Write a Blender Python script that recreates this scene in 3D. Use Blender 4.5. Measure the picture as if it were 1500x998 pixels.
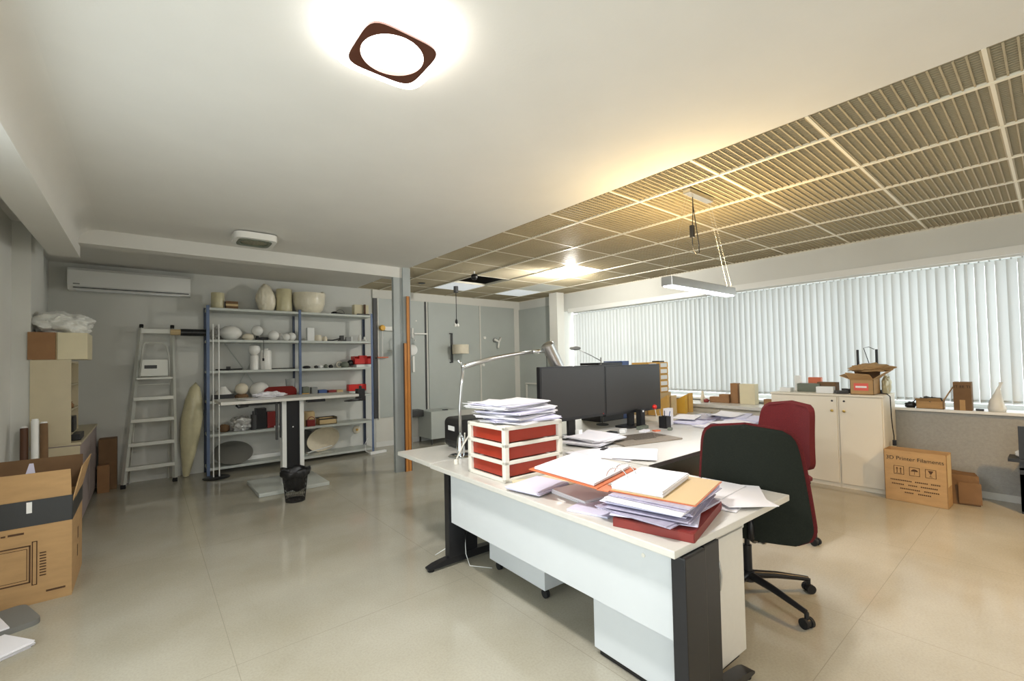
import bpy, bmesh, math, random
from mathutils import Vector, Matrix, noise
random.seed(7)
PI = math.pi
S = bpy.context.scene
C = S.collection
for o in list(bpy.data.objects): bpy.data.objects.remove(o)

# ---------------------------------------------------------------- camera, world, light, exposure
F, YAW, PIT, ROL = 654.34, .6876, .0262, -.0210
cam_d = bpy.data.cameras.new('camera'); cam = bpy.data.objects.new('camera', cam_d); C.objects.link(cam)
cam_d.sensor_width = 36.0; cam_d.sensor_fit = 'HORIZONTAL'
cam_d.lens = 36.0 * F / 1500.0
cam_d.shift_x = 0.0; cam_d.shift_y = 12.92 / 1500.0
cam_d.clip_start = .02; cam_d.clip_end = 200
cy, sy, cp, sp = math.cos(YAW), math.sin(YAW), math.cos(PIT), math.sin(PIT)
f_ = Vector((sy*cp, cy*cp, sp)); r_ = Vector((cy, -sy, 0)); u_ = r_.cross(f_)
cr, sr = math.cos(ROL), math.sin(ROL)
R_ = cr*r_ + sr*u_; U_ = -sr*r_ + cr*u_
cam.matrix_world = Matrix(((R_.x, U_.x, -f_.x, 0), (R_.y, U_.y, -f_.y, 0), (R_.z, U_.z, -f_.z, 1.5), (0, 0, 0, 1)))
S.camera = cam
S.view_settings.view_transform = 'Standard'; S.view_settings.look = 'None'
S.view_settings.gamma = 1.0; S.view_settings.use_curve_mapping = False
S.view_settings.exposure = 0.6
w = bpy.data.worlds.new('overcast_sky'); S.world = w; w.use_nodes = True
bg = w.node_tree.nodes['Background']; bg.inputs[0].default_value = (.98, .985, 1.0, 1); bg.inputs[1].default_value = 2.5

def lamp(name, kind, loc, energy, color, size=.1, rot=(0, 0, 0), size_y=None, parent=None, spot=None):
    l = bpy.data.lights.new(name, kind); l.energy = energy; l.color = color
    if kind == 'AREA':
        l.size = size
        if size_y: l.shape = 'RECTANGLE'; l.size_y = size_y
    else: l.shadow_soft_size = size
    if spot: l.spot_size = spot; l.spot_blend = .6
    o = bpy.data.objects.new(name, l); C.objects.link(o); o.location = loc; o.rotation_euler = rot
    if parent: o.parent = parent
    return o
# light portals in the two window openings (they only guide the sky's light)
for nm, loc, rot, sx_, sy_ in (('window_portal_right', (6.97, 1.6, 1.69), (0, PI/2, 0), 1.6, 9.0),
                          ('window_portal_left', (-1.03, .55, 1.3), (0, -PI/2, 0), 2.4, 5.0)):
    p = lamp(nm, 'AREA', loc, 1, (1, 1, 1), sx_, rot, sy_); p.data.cycles.is_portal = True

# ---------------------------------------------------------------- materials
def lin(c):
    return tuple((x/12.92 if x <= .04045 else ((x+.055)/1.055)**2.4) for x in [v/255 for v in c])
def mat(name, rgb, rough=.6, metal=0, noise_amt=0, nscale=20, bump=0, bscale=60, spec=.5, emit=None, estr=0, trans=0, alpha=1, stretch=None, coat=0):
    m = bpy.data.materials.new(name); m.use_nodes = True
    nt = m.node_tree; N = nt.nodes; L = nt.links
    b = N['Principled BSDF']; b.inputs['Roughness'].default_value = rough; b.inputs['Metallic'].default_value = metal
    b.inputs['Specular IOR Level'].default_value = spec
    col = lin(rgb)
    b.inputs['Base Color'].default_value = (*col, 1)
    tc = N.new('ShaderNodeTexCoord'); src = tc.outputs['Object']
    if stretch:
        mp = N.new('ShaderNodeMapping'); mp.inputs['Scale'].default_value = stretch; L.new(src, mp.inputs[0]); src = mp.outputs[0]
    if noise_amt:
        n = N.new('ShaderNodeTexNoise'); n.inputs['Scale'].default_value = nscale; n.inputs['Detail'].default_value = 5
        r = N.new('ShaderNodeValToRGB'); L.new(src, n.inputs['Vector']); L.new(n.outputs['Fac'], r.inputs[0])
        r.color_ramp.elements[0].position = .3; r.color_ramp.elements[1].position = .7
        r.color_ramp.elements[0].color = (*[max(0, c*(1-noise_amt)) for c in col], 1)
        r.color_ramp.elements[1].color = (*[min(1, c*(1+noise_amt)) for c in col], 1)
        L.new(r.outputs[0], b.inputs['Base Color'])
    if bump:
        n2 = N.new('ShaderNodeTexNoise'); n2.inputs['Scale'].default_value = bscale; L.new(src, n2.inputs['Vector'])
        bp = N.new('ShaderNodeBump'); bp.inputs['Strength'].default_value = bump; bp.inputs['Distance'].default_value = .01
        L.new(n2.outputs['Fac'], bp.inputs['Height']); L.new(bp.outputs[0], b.inputs['Normal'])
    if emit: b.inputs['Emission Color'].default_value = (*lin(emit), 1); b.inputs['Emission Strength'].default_value = estr
    if trans: b.inputs['Transmission Weight'].default_value = trans
    if coat: b.inputs['Coat Weight'].default_value = coat; b.inputs['Coat Roughness'].default_value = .1
    if alpha < 1: b.inputs['Alpha'].default_value = alpha
    return m
M = {}
M['plaster'] = mat('ceiling_plaster', (214, 212, 206), .9, noise_amt=.02, nscale=3, bump=.05)
M['wall'] = mat('wall_paint_grey', (208, 208, 202), .85, noise_amt=.03, nscale=2, bump=.05)
M['wall_w'] = mat('wall_paint_white', (216, 214, 206), .8, noise_amt=.02, nscale=3)
M['panel_grey'] = mat('grey_display_panel', (178, 183, 178), .45, noise_amt=.06, nscale=1.2)
M['alu'] = mat('aluminium_profile', (176, 182, 182), .35, .7)
M['pillar_steel'] = mat('brushed_steel_cladding', (172, 178, 178), .42, .35, noise_amt=.06, nscale=2)
M['cream_tbar'] = mat('cream_ceiling_bar', (228, 222, 204), .5)
M['lattice'] = mat('aged_eggcrate_plastic', (170, 158, 130), .55, noise_amt=.05, nscale=2)
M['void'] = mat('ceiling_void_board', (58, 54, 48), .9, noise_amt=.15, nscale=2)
M['tile_white'] = mat('white_ceiling_tile', (222, 222, 214), .7)
M['slat'] = mat('blind_fabric', (190, 193, 190), .8)
M['white_paint'] = mat('white_lacquer', (226, 226, 222), .35)
M['white_frame'] = mat('white_window_frame', (228, 230, 230), .4)
M['desk_top'] = mat('desk_laminate', (208, 205, 197), .28, noise_amt=.02, nscale=30)
M['desk_panel'] = mat('desk_panel_laminate', (206, 210, 212), .4, noise_amt=.015, nscale=6)
M['desk_edge'] = mat('desk_edge_band', (66, 64, 66), .4)
M['wall_rough'] = mat('shade_darkened_render', (160, 160, 155), .95, noise_amt=.06, nscale=40, bump=.4, bscale=90)  # wall paint darkened for its backlit shade; the rough texture is its own
M['black'] = mat('black_plastic', (26, 26, 28), .4)
M['black_metal'] = mat('black_powder_coat', (34, 34, 37), .35, .2)
M['dark_grey'] = mat('dark_grey_plastic', (62, 62, 62), .5)
M['screen'] = mat('matt_dark_screen', (44, 42, 40), .38)
M['chrome'] = mat('chrome', (215, 220, 222), .08, 1)
M['satin'] = mat('satin_aluminium', (190, 190, 188), .28, .9)
M['card'] = mat('cardboard', (178, 143, 98), .85, noise_amt=.08, nscale=6, bump=.1, bscale=40, stretch=(1, 1, 4))
M['card_dark'] = mat('cardboard_inside', (120, 92, 64), .9, noise_amt=.1, nscale=8)
M['card_light'] = mat('pale_cardboard', (205, 180, 135), .85, noise_amt=.06, nscale=8)
M['card_cream'] = mat('cream_board', (214, 204, 172), .7, noise_amt=.03, nscale=8)
M['card_orange'] = mat('orange_brown_board', (146, 108, 72), .8, noise_amt=.08, nscale=8)
M['kraft'] = mat('kraft_file', (214, 168, 88), .8, noise_amt=.05, nscale=8)
M['kraft_y'] = mat('yellow_file', (222, 172, 62), .75, noise_amt=.05, nscale=8)
M['tape_dark'] = mat('dark_packing_tape', (44, 44, 44), .4)
M['ink'] = mat('brown_print_ink', (82, 56, 34), .8)
M['ink_black'] = mat('black_print_ink', (40, 34, 30), .8)
M['label_w'] = mat('white_label', (235, 235, 232), .6)
M['label_r'] = mat('red_label', (222, 96, 84), .6)
M['red'] = mat('brick_red_drawer', (158, 52, 34), .35, noise_amt=.05, nscale=15)
M['cream_plastic'] = mat('cream_plastic', (224, 220, 208), .4)
M['red_fabric'] = mat('red_chair_fabric', (88, 16, 19), .95, noise_amt=.18, nscale=140, bump=.3, bscale=250)
M['dark_shell'] = mat('black_green_chair_back', (30, 34, 28), .85, noise_amt=.12, spec=.2, nscale=90, bump=.15, bscale=150)
M['paper'] = mat('white_paper', (232, 230, 234), .8)
M['paper_l'] = mat('lilac_white_paper', (214, 212, 232), .8)
M['sleeve'] = mat('clear_plastic_sleeve', (172, 166, 186), .2, noise_amt=.16, nscale=7, stretch=(1, 3, 1))
M['binder_o'] = mat('orange_binder_board', (196, 108, 66), .6)
M['binder_in'] = mat('binder_kraft_lining', (200, 172, 126), .7)
M['binder_r'] = mat('dark_red_binder', (124, 38, 30), .45)
M['opal'] = mat('opal_glass', (238, 236, 230), .12, spec=.6)
M['opal_cream'] = mat('cream_lamp_shade', (226, 216, 194), .7, noise_amt=.04, nscale=20)
M['wrap'] = mat('crumpled_plastic_wrap', (226, 218, 196), .3, noise_amt=.06, nscale=8, bump=.7, bscale=14)
M['wrap_w'] = mat('white_plastic_bag', (222, 222, 216), .3, noise_amt=.06, nscale=8, bump=.5, bscale=18)
M['wrap_y'] = mat('yellowed_plastic_wrap', (204, 196, 160), .35, noise_amt=.08, nscale=8, bump=.5, bscale=18)
M['foil'] = mat('silver_foil_wrap', (206, 204, 200), .25, .4, noise_amt=.25, nscale=25, bump=.8, bscale=25)
M['blue_post'] = mat('blue_steel_post', (98, 114, 144), .5, .2, noise_amt=.06, nscale=10)
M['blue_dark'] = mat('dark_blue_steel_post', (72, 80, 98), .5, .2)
M['shelf'] = mat('pale_grey_steel_shelf', (196, 200, 194), .45, .1)
M['ladder'] = mat('white_ladder_aluminium', (208, 208, 200), .4, .25)
M['rubber'] = mat('black_rubber', (22, 22, 22), .8)
M['wood'] = mat('orange_stained_wood', (190, 126, 62), .4, noise_amt=.22, nscale=6, stretch=(8, 8, .5))
M['wood_dark'] = mat('dark_wood_edge', (84, 52, 30), .6)
M['brown_frame'] = mat('brown_lamp_frame', (84, 46, 32), .3)
M['red_plastic'] = mat('bright_red_plastic', (206, 34, 26), .4)
M['dred_plastic'] = mat('dark_red_plastic', (128, 32, 28), .4)
M['blue_plastic'] = mat('blue_plastic', (58, 84, 138), .5)
M['yellow'] = mat('yellow_amber', (232, 176, 60), .5)
M['coral'] = mat('coral_plastic', (222, 120, 84), .5)
M['grey'] = mat('mid_grey_plastic', (136, 138, 136), .5)
M['green_grey'] = mat('grey_green_plastic', (108, 114, 100), .5)
M['brass'] = mat('brass_knob', (205, 172, 92), .3, .7)
M['beige_lam'] = mat('beige_laminate', (196, 184, 154), .5, noise_amt=.03, nscale=10)
M['cab_white'] = mat('cream_white_cabinet', (228, 220, 202), .4)
M['pink_grey'] = mat('mauve_grey_laminate', (156, 142, 140), .6)
M['mesh_bin'] = mat('black_wire_mesh', (46, 44, 42), .5, .4)
M['keyboard'] = mat('brown_grey_key_panel', (140, 130, 116), .5, noise_amt=.08, nscale=60)
M['key_grey'] = mat('grey_brown_keys', (98, 90, 80), .5)
M['lid'] = mat('grey_metal_lid', (150, 148, 142), .3, .6)
M['clear'] = mat('clear_plastic', (196, 200, 198), .12, alpha=.45)
M['carpetgrey'] = mat('grey_sleeve_board', (120, 120, 116), .7)
M['dim_lens'] = mat('unlit_lamp_lens', (128, 122, 92), .3, noise_amt=.7, nscale=60)
M['red_tip'] = mat('red_ball', (220, 44, 34), .5)
M['emit_lamp'] = mat('lit_opal_disc', (255, 250, 240), .5, emit=(255, 248, 236), estr=14)
M['emit_ring'] = mat('lit_acrylic_ring', (250, 244, 236), .5, emit=(255, 250, 243), estr=7)
M['emit_down'] = mat('lit_downlight', (255, 255, 250), .5, emit=(255, 252, 240), estr=60)
M['emit_tile'] = mat('white_tile_added_glow', (235, 238, 240), .5, emit=(236, 244, 250), estr=.28)  # white ceiling tile with a glow added to brighten the back of the room
M['emit_bar'] = mat('lit_led_strip', (250, 250, 255), .5, emit=(240, 240, 255), estr=7)

def glass_mat():
    m = bpy.data.materials.new('window_glass'); m.use_nodes = True; nt = m.node_tree
    for n in list(nt.nodes): nt.nodes.remove(n)
    o = nt.nodes.new('ShaderNodeOutputMaterial'); mx = nt.nodes.new('ShaderNodeMixShader'); t = nt.nodes.new('ShaderNodeBsdfTransparent')
    g = nt.nodes.new('ShaderNodeBsdfGlossy'); g.inputs['Roughness'].default_value = .02
    t.inputs[0].default_value = (.92, .96, .96, 1); mx.inputs[0].default_value = .06
    nt.links.new(t.outputs[0], mx.inputs[1]); nt.links.new(g.outputs[0], mx.inputs[2]); nt.links.new(mx.outputs[0], o.inputs[0])
    return m
M['glass'] = glass_mat()
def blind_mat():
    m = M['slat']; nt = m.node_tree; N = nt.nodes; b = N['Principled BSDF']; o = [n for n in N if n.type == 'OUTPUT_MATERIAL'][0]
    tr = N.new('ShaderNodeBsdfTranslucent'); tr.inputs[0].default_value = (.96, .94, .93, 1)
    mx = N.new('ShaderNodeMixShader'); mx.inputs[0].default_value = .22
    nt.links.new(b.outputs[0], mx.inputs[1]); nt.links.new(tr.outputs[0], mx.inputs[2]); nt.links.new(mx.outputs[0], o.inputs[0])
blind_mat()
def floor_mat():
    m = bpy.data.materials.new('polished_screed_floor'); m.use_nodes = True; nt = m.node_tree; N = nt.nodes; L = nt.links
    b = N['Principled BSDF']; b.inputs['Roughness'].default_value = .2; b.inputs['Specular IOR Level'].default_value = .5
    tc = N.new('ShaderNodeTexCoord')
    n1 = N.new('ShaderNodeTexNoise'); n1.inputs['Scale'].default_value = 1.3; n1.inputs['Detail'].default_value = 6
    n2 = N.new('ShaderNodeTexNoise'); n2.inputs['Scale'].default_value = 90; n2.inputs['Detail'].default_value = 3
    L.new(tc.outputs['Object'], n1.inputs['Vector']); L.new(tc.outputs['Object'], n2.inputs['Vector'])
    r1 = N.new('ShaderNodeValToRGB'); r1.color_ramp.elements[0].position = .35; r1.color_ramp.elements[1].position = .65
    r1.color_ramp.elements[0].color = (*lin((168, 162, 144)), 1); r1.color_ramp.elements[1].color = (*lin((181, 176, 161)), 1)
    L.new(n1.outputs['Fac'], r1.inputs[0])
    mx = N.new('ShaderNodeMix'); mx.data_type = 'RGBA'; mx.blend_type = 'MULTIPLY'; mx.inputs[0].default_value = 1
    r2 = N.new('ShaderNodeValToRGB'); r2.color_ramp.elements[0].position = .3; r2.color_ramp.elements[1].position = .6
    r2.color_ramp.elements[0].color = (.9, .9, .9, 1); r2.color_ramp.elements[1].color = (1, 1, 1, 1)
    L.new(n2.outputs['Fac'], r2.inputs[0]); L.new(r1.outputs[0], mx.inputs[6]); L.new(r2.outputs[0], mx.inputs[7])
    sep = N.new('ShaderNodeSeparateXYZ'); L.new(tc.outputs['Object'], sep.inputs[0])
    def line(out, off, per, hw):
        a = N.new('ShaderNodeMath'); a.operation = 'SUBTRACT'; a.inputs[1].default_value = off - per*20; L.new(out, a.inputs[0])
        mdl = N.new('ShaderNodeMath'); mdl.operation = 'MODULO'; mdl.inputs[1].default_value = per; L.new(a.outputs[0], mdl.inputs[0])
        c = N.new('ShaderNodeMath'); c.operation = 'COMPARE'; c.inputs[1].default_value = per/2; c.inputs[2].default_value = per/2 - hw; L.new(mdl.outputs[0], c.inputs[0])
        return c.outputs[0]
    lx = line(sep.outputs[0], .355, 1.38, .0016); ly = line(sep.outputs[1], .76, 1.905, .0016)
    mn = N.new('ShaderNodeMath'); mn.operation = 'MINIMUM'; L.new(lx, mn.inputs[0]); L.new(ly, mn.inputs[1])
    mx2 = N.new('ShaderNodeMix'); mx2.data_type = 'RGBA'; L.new(mn.outputs[0], mx2.inputs[0])
    mx2.inputs[6].default_value = (*lin((150, 145, 130)), 1); L.new(mx.outputs[2], mx2.inputs[7]); L.new(mx2.outputs[2], b.inputs['Base Color'])
    r3 = N.new('ShaderNodeMapRange'); r3.inputs[3].default_value = .07; r3.inputs[4].default_value = .17; L.new(n1.outputs['Fac'], r3.inputs[0]); L.new(r3.outputs[0], b.inputs['Roughness'])
    return m
M['floor'] = floor_mat()

# ---------------------------------------------------------------- builders
class MB:
    def __init__(s): s.bm = bmesh.new()
    def box(s, a, b, rz=0, bev=0, m=None):
        a = Vector(a); b = Vector(b); c = (a+b)/2; d = b-a
        mt = Matrix.Translation(c) @ Matrix.Rotation(rz, 4, 'Z') @ Matrix.Diagonal((abs(d.x), abs(d.y), abs(d.z), 1))
        if m is not None: mt = m @ mt
        r = bmesh.ops.create_cube(s.bm, size=1, matrix=mt)
        if bev:
            e = list({e for v in r['verts'] for e in v.link_edges})
            bmesh.ops.bevel(s.bm, geom=e, offset=bev, segments=2, affect='EDGES', profile=.6)
        return s
    def tube(s, pts, r, n=10, caps=True, close=False):
        pts = [Vector(p) for p in pts]; rings = []
        rr = r if isinstance(r, (list, tuple)) else [r]*len(pts)
        prev = None
        for i, p in enumerate(pts):
            if close: t = (pts[(i+1) % len(pts)] - pts[i-1])
            else: t = (pts[min(i+1, len(pts)-1)] - pts[max(i-1, 0)])
            t.normalize()
            if prev is None:
                a = Vector((0, 0, 1)) if abs(t.z) < .9 else Vector((1, 0, 0))
                x = t.cross(a).normalized()
            else: x = (prev - t*prev.dot(t)).normalized()
            prev = x; y = t.cross(x)
            rings.append([s.bm.verts.new(p + rr[i]*(math.cos(2*PI*k/n)*x + math.sin(2*PI*k/n)*y)) for k in range(n)])
        m = len(rings)
        for i in range(m if close else m-1):
            A, B = rings[i], rings[(i+1) % m]
            for k in range(n):
                try: s.bm.faces.new((A[k], A[(k+1) % n], B[(k+1) % n], B[k]))
                except ValueError: pass
        if caps and not close:
            s.bm.faces.new(rings[0][::-1]); s.bm.faces.new(rings[-1])
        return s
    def cyl(s, c, r, h, n=24, r2=None):
        c = Vector(c); return s.tube([c, c+Vector((0, 0, h))], [r, r if r2 is None else r2], n)
    def lathe(s, prof, c=(0, 0, 0), n=32, m=None):
        c = Vector(c); rings = []
        for (r, z) in prof:
            if r < 1e-5: rings.append([s.bm.verts.new(c+Vector((0, 0, z)))])
            else: rings.append([s.bm.verts.new(c+Vector((r*math.cos(2*PI*k/n), r*math.sin(2*PI*k/n), z))) for k in range(n)])
        vs = [v for r in rings for v in r]
        for A, B in zip(rings[:-1], rings[1:]):
            if len(A) == 1 and len(B) == 1: continue
            for k in range(n):
                a0, a1 = A[k % len(A)], A[(k+1) % len(A)]; b0, b1 = B[k % len(B)], B[(k+1) % len(B)]
                q = [a0, a1, b1, b0]
                if len(A) == 1: q = [a0, b1, b0]
                if len(B) == 1: q = [a0, a1, b0]
                try: s.bm.faces.new(q)
                except ValueError: pass
        if m is not None: bmesh.ops.transform(s.bm, matrix=m, verts=vs)
        return s
    def prism(s, poly, h, m=None):
        """polygon in XY extruded by h along +Z, then matrix m"""
        a = [s.bm.verts.new((x, y, 0)) for x, y in poly]; b = [s.bm.verts.new((x, y, h)) for x, y in poly]
        s.bm.faces.new(a[::-1]); s.bm.faces.new(b)
        for i in range(len(a)): s.bm.faces.new((a[i], a[(i+1) % len(a)], b[(i+1) % len(a)], b[i]))
        if m is not None: bmesh.ops.transform(s.bm, matrix=m, verts=a+b)
        return s
    def grid(s, fn, nu, nv, thick=0):
        """surface fn(u,v)->Vector, optional thickness along -normal-ish (z)"""
        V = [[s.bm.verts.new(fn(i/nu, j/nv)) for j in range(nv+1)] for i in range(nu+1)]
        fs = []
        for i in range(nu):
            for j in range(nv): fs.append(s.bm.faces.new((V[i][j], V[i+1][j], V[i+1][j+1], V[i][j+1])))
        if thick:
            s.bm.normal_update()
            W = [[s.bm.verts.new(V[i][j].co - V[i][j].normal*thick) for j in range(nv+1)] for i in range(nu+1)]
            for i in range(nu):
                for j in range(nv): s.bm.faces.new((W[i][j], W[i][j+1], W[i+1][j+1], W[i+1][j]))
            for i in range(nu):
                s.bm.faces.new((V[i][0], W[i][0], W[i+1][0], V[i+1][0])); s.bm.faces.new((V[i][nv], V[i+1][nv], W[i+1][nv], W[i][nv]))
            for j in range(nv):
                s.bm.faces.new((V[0][j], V[0][j+1], W[0][j+1], W[0][j])); s.bm.faces.new((V[nu][j], W[nu][j], W[nu][j+1], V[nu][j+1]))
        return s
    def slab(s, fa, fb, nu, nv):
        A = [[s.bm.verts.new(fa(i/nu, j/nv)) for j in range(nv+1)] for i in range(nu+1)]
        B = [[s.bm.verts.new(fb(i/nu, j/nv)) for j in range(nv+1)] for i in range(nu+1)]
        for i in range(nu):
            for j in range(nv):
                s.bm.faces.new((A[i][j], A[i+1][j], A[i+1][j+1], A[i][j+1])); s.bm.faces.new((B[i][j], B[i][j+1], B[i+1][j+1], B[i+1][j]))
        for i in range(nu):
            s.bm.faces.new((A[i][0], B[i][0], B[i+1][0], A[i+1][0])); s.bm.faces.new((A[i][nv], A[i+1][nv], B[i+1][nv], B[i][nv]))
        for j in range(nv):
            s.bm.faces.new((A[0][j], A[0][j+1], B[0][j+1], B[0][j])); s.bm.faces.new((A[nu][j], B[nu][j], B[nu][j+1], A[nu][j+1]))
        return s
    def blob(s, c, rx, ry, rz, sub=4, amt=.12, fr=3.0, seed=0, flat=True, pinch=0):
        r = bmesh.ops.create_icosphere(s.bm, subdivisions=sub, radius=1)
        c = Vector(c)
        for v in r['verts']:
            p = v.co.copy()
            q = p*fr + Vector((seed*7.3, seed*3.1, seed))
            k = 1 + amt*noise.noise(q) + amt*.5*abs(noise.noise(q*2.3)) 
            p *= k
            if pinch: 
                z = max(0, p.z); p.x *= 1-pinch*z; p.y *= 1-pinch*z
            x, y, z = p.x*rx, p.y*ry, p.z*rz
            if flat and z < -rz*.75: z = -rz*.75
            v.co = c + Vector((x, y, z + (rz*.75 if flat else 0)))
        return s
    def obj(s, name, m, parent=None, smooth=False, auto=None):
        bmesh.ops.recalc_face_normals(s.bm, faces=s.bm.faces)
        me = bpy.data.meshes.new(name); s.bm.to_mesh(me); s.bm.free()
        me.materials.append(M[m] if isinstance(m, str) else m)
        if smooth:
            for p in me.polygons: p.use_smooth = True
            if auto is not None:
                bm2 = bmesh.new(); bm2.from_mesh(me)
                for e in bm2.edges:
                    if len(e.link_faces) == 2 and e.calc_face_angle(0) > math.radians(auto): e.smooth = False
                bm2.to_mesh(me); bm2.free()
        o = bpy.data.objects.new(name, me); C.objects.link(o)
        if parent: o.parent = parent
        return o

def tag(o, label, cat, group=None, kind=None):
    o['label'] = label; o['category'] = cat
    if group: o['group'] = group
    if kind: o['kind'] = kind
    return o
def thing(name, label, cat, loc=(0, 0, 0), rz=0, group=None):
    o = bpy.data.objects.new(name, None); C.objects.link(o); o.location = loc; o.rotation_euler = (0, 0, rz)
    o.empty_display_size = .05
    return tag(o, label, cat, group)
def single(mb, name, m, label, cat, loc=(0, 0, 0), rz=0, group=None, smooth=False, auto=40, rot=None):
    o = mb.obj(name, m, None, smooth, auto if smooth else None); o.location = loc; o.rotation_euler = rot if rot else (0, 0, rz)
    return tag(o, label, cat, group)
def struct(mb, name, m, parent=None, smooth=False):
    o = mb.obj(name, m, parent, smooth, 40 if smooth else None)
    if not parent: o['kind'] = 'structure'
    return o
def dup(root, loc, rz=None, label=None):
    r = root.copy(); C.objects.link(r); r.location = loc
    if rz is not None: r.rotation_euler = (0, 0, rz)
    if label: r['label'] = label
    for ch in list(root.children):
        c = ch.copy(); C.objects.link(c); c.parent = r
        for g in ch.children:
            d = g.copy(); C.objects.link(d); d.parent = c
    return r
def rounded(w, h, r, n=6):
    P = []
    for cx, cy, a0 in ((w/2-r, h/2-r, 0), (-w/2+r, h/2-r, PI/2), (-w/2+r, -h/2+r, PI), (w/2-r, -h/2+r, 1.5*PI)):
        for k in range(n+1):
            a = a0 + PI/2*k/n; P.append((cx+r*math.cos(a), cy+r*math.sin(a)))
    return P
def arc(c, r, a0, a1, n, plane='xz'):
    P = []
    for k in range(n+1):
        a = a0+(a1-a0)*k/n
        if plane == 'xz': P.append((c[0]+r*math.cos(a), c[1], c[2]+r*math.sin(a)))
        elif plane == 'yz': P.append((c[0], c[1]+r*math.cos(a), c[2]+r*math.sin(a)))
        else: P.append((c[0]+r*math.cos(a), c[1]+r*math.sin(a), c[2]))
    return P
ROOT = Matrix.Identity(4)

# ---------------------------------------------------------------- the room
XL, XR, YB, YF, ZC = -.92, 6.62, 7.80, -3.0, 2.845
struct(MB().box((XL-.3, YF-.2, -.12), (XR+.5, YB+.2, 0)), 'floor', 'floor')
# plaster ceiling slab
struct(MB().box((XL-.2, YF-.2, ZC), (2.88, YB+.2, ZC+.35)), 'ceiling', 'plaster')
# slab above the open grid ceiling
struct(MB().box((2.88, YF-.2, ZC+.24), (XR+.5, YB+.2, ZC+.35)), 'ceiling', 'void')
# left wall with a big window opening in its front part
struct(MB().box((XL-.2, 3.05, 0), (XL, YB+.2, ZC)).box((XL-.2, YF-.2, 2.5), (XL, 3.05, ZC)).box((XL-.2, YF-.2, 0), (XL, -2.0, 2.5)).box((XL-.2, -2.0, 0), (XL, 3.05, .1)), 'wall_left', 'wall')
struct(MB().box((XL, 5.86, 0), (-.80, 6.50, ZC)), 'trim_1', 'wall')
wf = MB()
for y in (-2.0, -.34, 1.33, 3.0): wf.box((XL-.12, y, .1), (XL-.05, y+.05, 2.5))
wf.box((XL-.12, -2.0, .1), (XL-.05, 3.05, .15)).box((XL-.12, -2.0, 2.45), (XL-.05, 3.05, 2.5))
w2 = struct(wf, 'window_1', 'white_frame'); struct(MB().box((XL-.09, -1.95, .15), (XL-.08, 3.0, 2.45)), 'pane', 'glass', w2)
struct(MB().box((XL-.2, YF-.2, 0), (XR+.5, YF, ZC+.24)), 'wall_front', 'wall')
wb = struct(MB().box((XL-.2, YB, 0), (XR+.3, YB+.2, ZC+.24)), 'wall_back', 'wall')
# right wall: parapet, soffit beam, solid end
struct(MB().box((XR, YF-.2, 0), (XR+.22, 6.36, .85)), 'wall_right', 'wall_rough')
wr = struct(MB().box((XR, YF-.2, 2.49), (XR+.5, YB, ZC+.24)).box((XR, 6.36, 0), (XR+.22, YB, 2.49)).box((XR, YF-.2, .8), (XR+.5, YF+.05, 2.49)), 'wall_right', 'wall')
struct(MB().box((XR-.012, YF, 2.45), (XR+.02, 6.24, 2.53)), 'trim_2', 'white_paint')
struct(MB().box((XR-.035, YF, .855), (XR+.46, 6.24, .885), bev=.004), 'trim_3', 'white_paint')
wf = MB().box((XR+.34, YF, .885), (XR+.40, 6.30, .93)).box((XR+.34, YF, 2.42), (XR+.40, 6.30, 2.49))
y = -2.9
while y < 6.3: wf.box((XR+.34, y, .93), (XR+.40, y+.06, 2.42)); y += 1.53
w1 = struct(wf, 'window_2', 'white_frame'); struct(MB().box((XR+.365, YF, .93), (XR+.372, 6.3, 2.42)), 'pane', 'glass', w1)
struct(MB().box((XR-.012, YF, 0), (XR, 2.2, .07)), 'baseboard_right', 'wall')
struct(MB().box((3.2, YB-.012, 0), (XR, YB, .09)), 'baseboard_back', 'white_paint')
# beams under the plaster ceiling
struct(MB().box((-.49, 5.80, 2.70), (2.79, 5.98, ZC)), 'trim_4', 'plaster')
pr = [(-.70, 2.59), (-.49, 2.59), (-.49, 2.70)] + [(-.49+.15-.15*math.cos(a*PI/16), 2.70+.145*math.sin(a*PI/16)) for a in range(1, 9)] + [(-.70, ZC)]
mm = Matrix(((1, 0, 0, 0), (0, 0, -1, 5.98), (0, 1, 0, 0), (0, 0, 0, 1)))
struct(MB().prism(pr, 5.98-YF, mm), 'trim_5', 'plaster', smooth=True)
# white column by the windows
struct(MB().box((6.30, 6.24, 0), (6.50, 6.46, ZC)), 'trim_6', 'wall_w')

# back wall: upper white trim, grey display panels, low white zone
tr = MB().box((3.16, YB-.03, 2.69), (XR, YB, ZC)).box((6.46, YB-.03, .52), (XR, YB, 2.69)).box((3.20, YB-.008, .09), (XR, YB, .52))
tr.box((3.245, YB-.035, .5), (3.27, YB, 2.69)).box((4.235, YB-.035, .52), (4.262, YB, 2.69)).box((5.50, YB-.035, .52), (5.53, YB, 2.69))
struct(tr, 'trim_7', 'wall_w')
for i, (a, b) in enumerate(((3.27, 4.20), (4.285, 5.50), (5.53, 6.46))):
    struct(MB().box((a, YB-.02, .52), (b, YB, 2.69)), 'trim_%d' % (8+i), 'panel_grey')
struct(MB().box((4.205, YB-.03, .52), (4.232, YB, 2.69)).box((3.17, YB-.03, .52), (3.235, YB, 2.69)), 'trim_11', 'dark_grey')
struct(MB().box((XR-.02, 6.46, .0), (XR, YB-.03, 2.66)), 'trim_12', 'panel_grey')
struct(MB().box((XR-.05, 6.5, .98), (XR-.02, 7.55, 1.01)).box((XR-.05, 6.5, .2), (XR-.02, 6.53, .98)).box((XR-.05, 7.52, .2), (XR-.02, 7.55, .98)), 'trim_13', 'wall_w')

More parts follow.
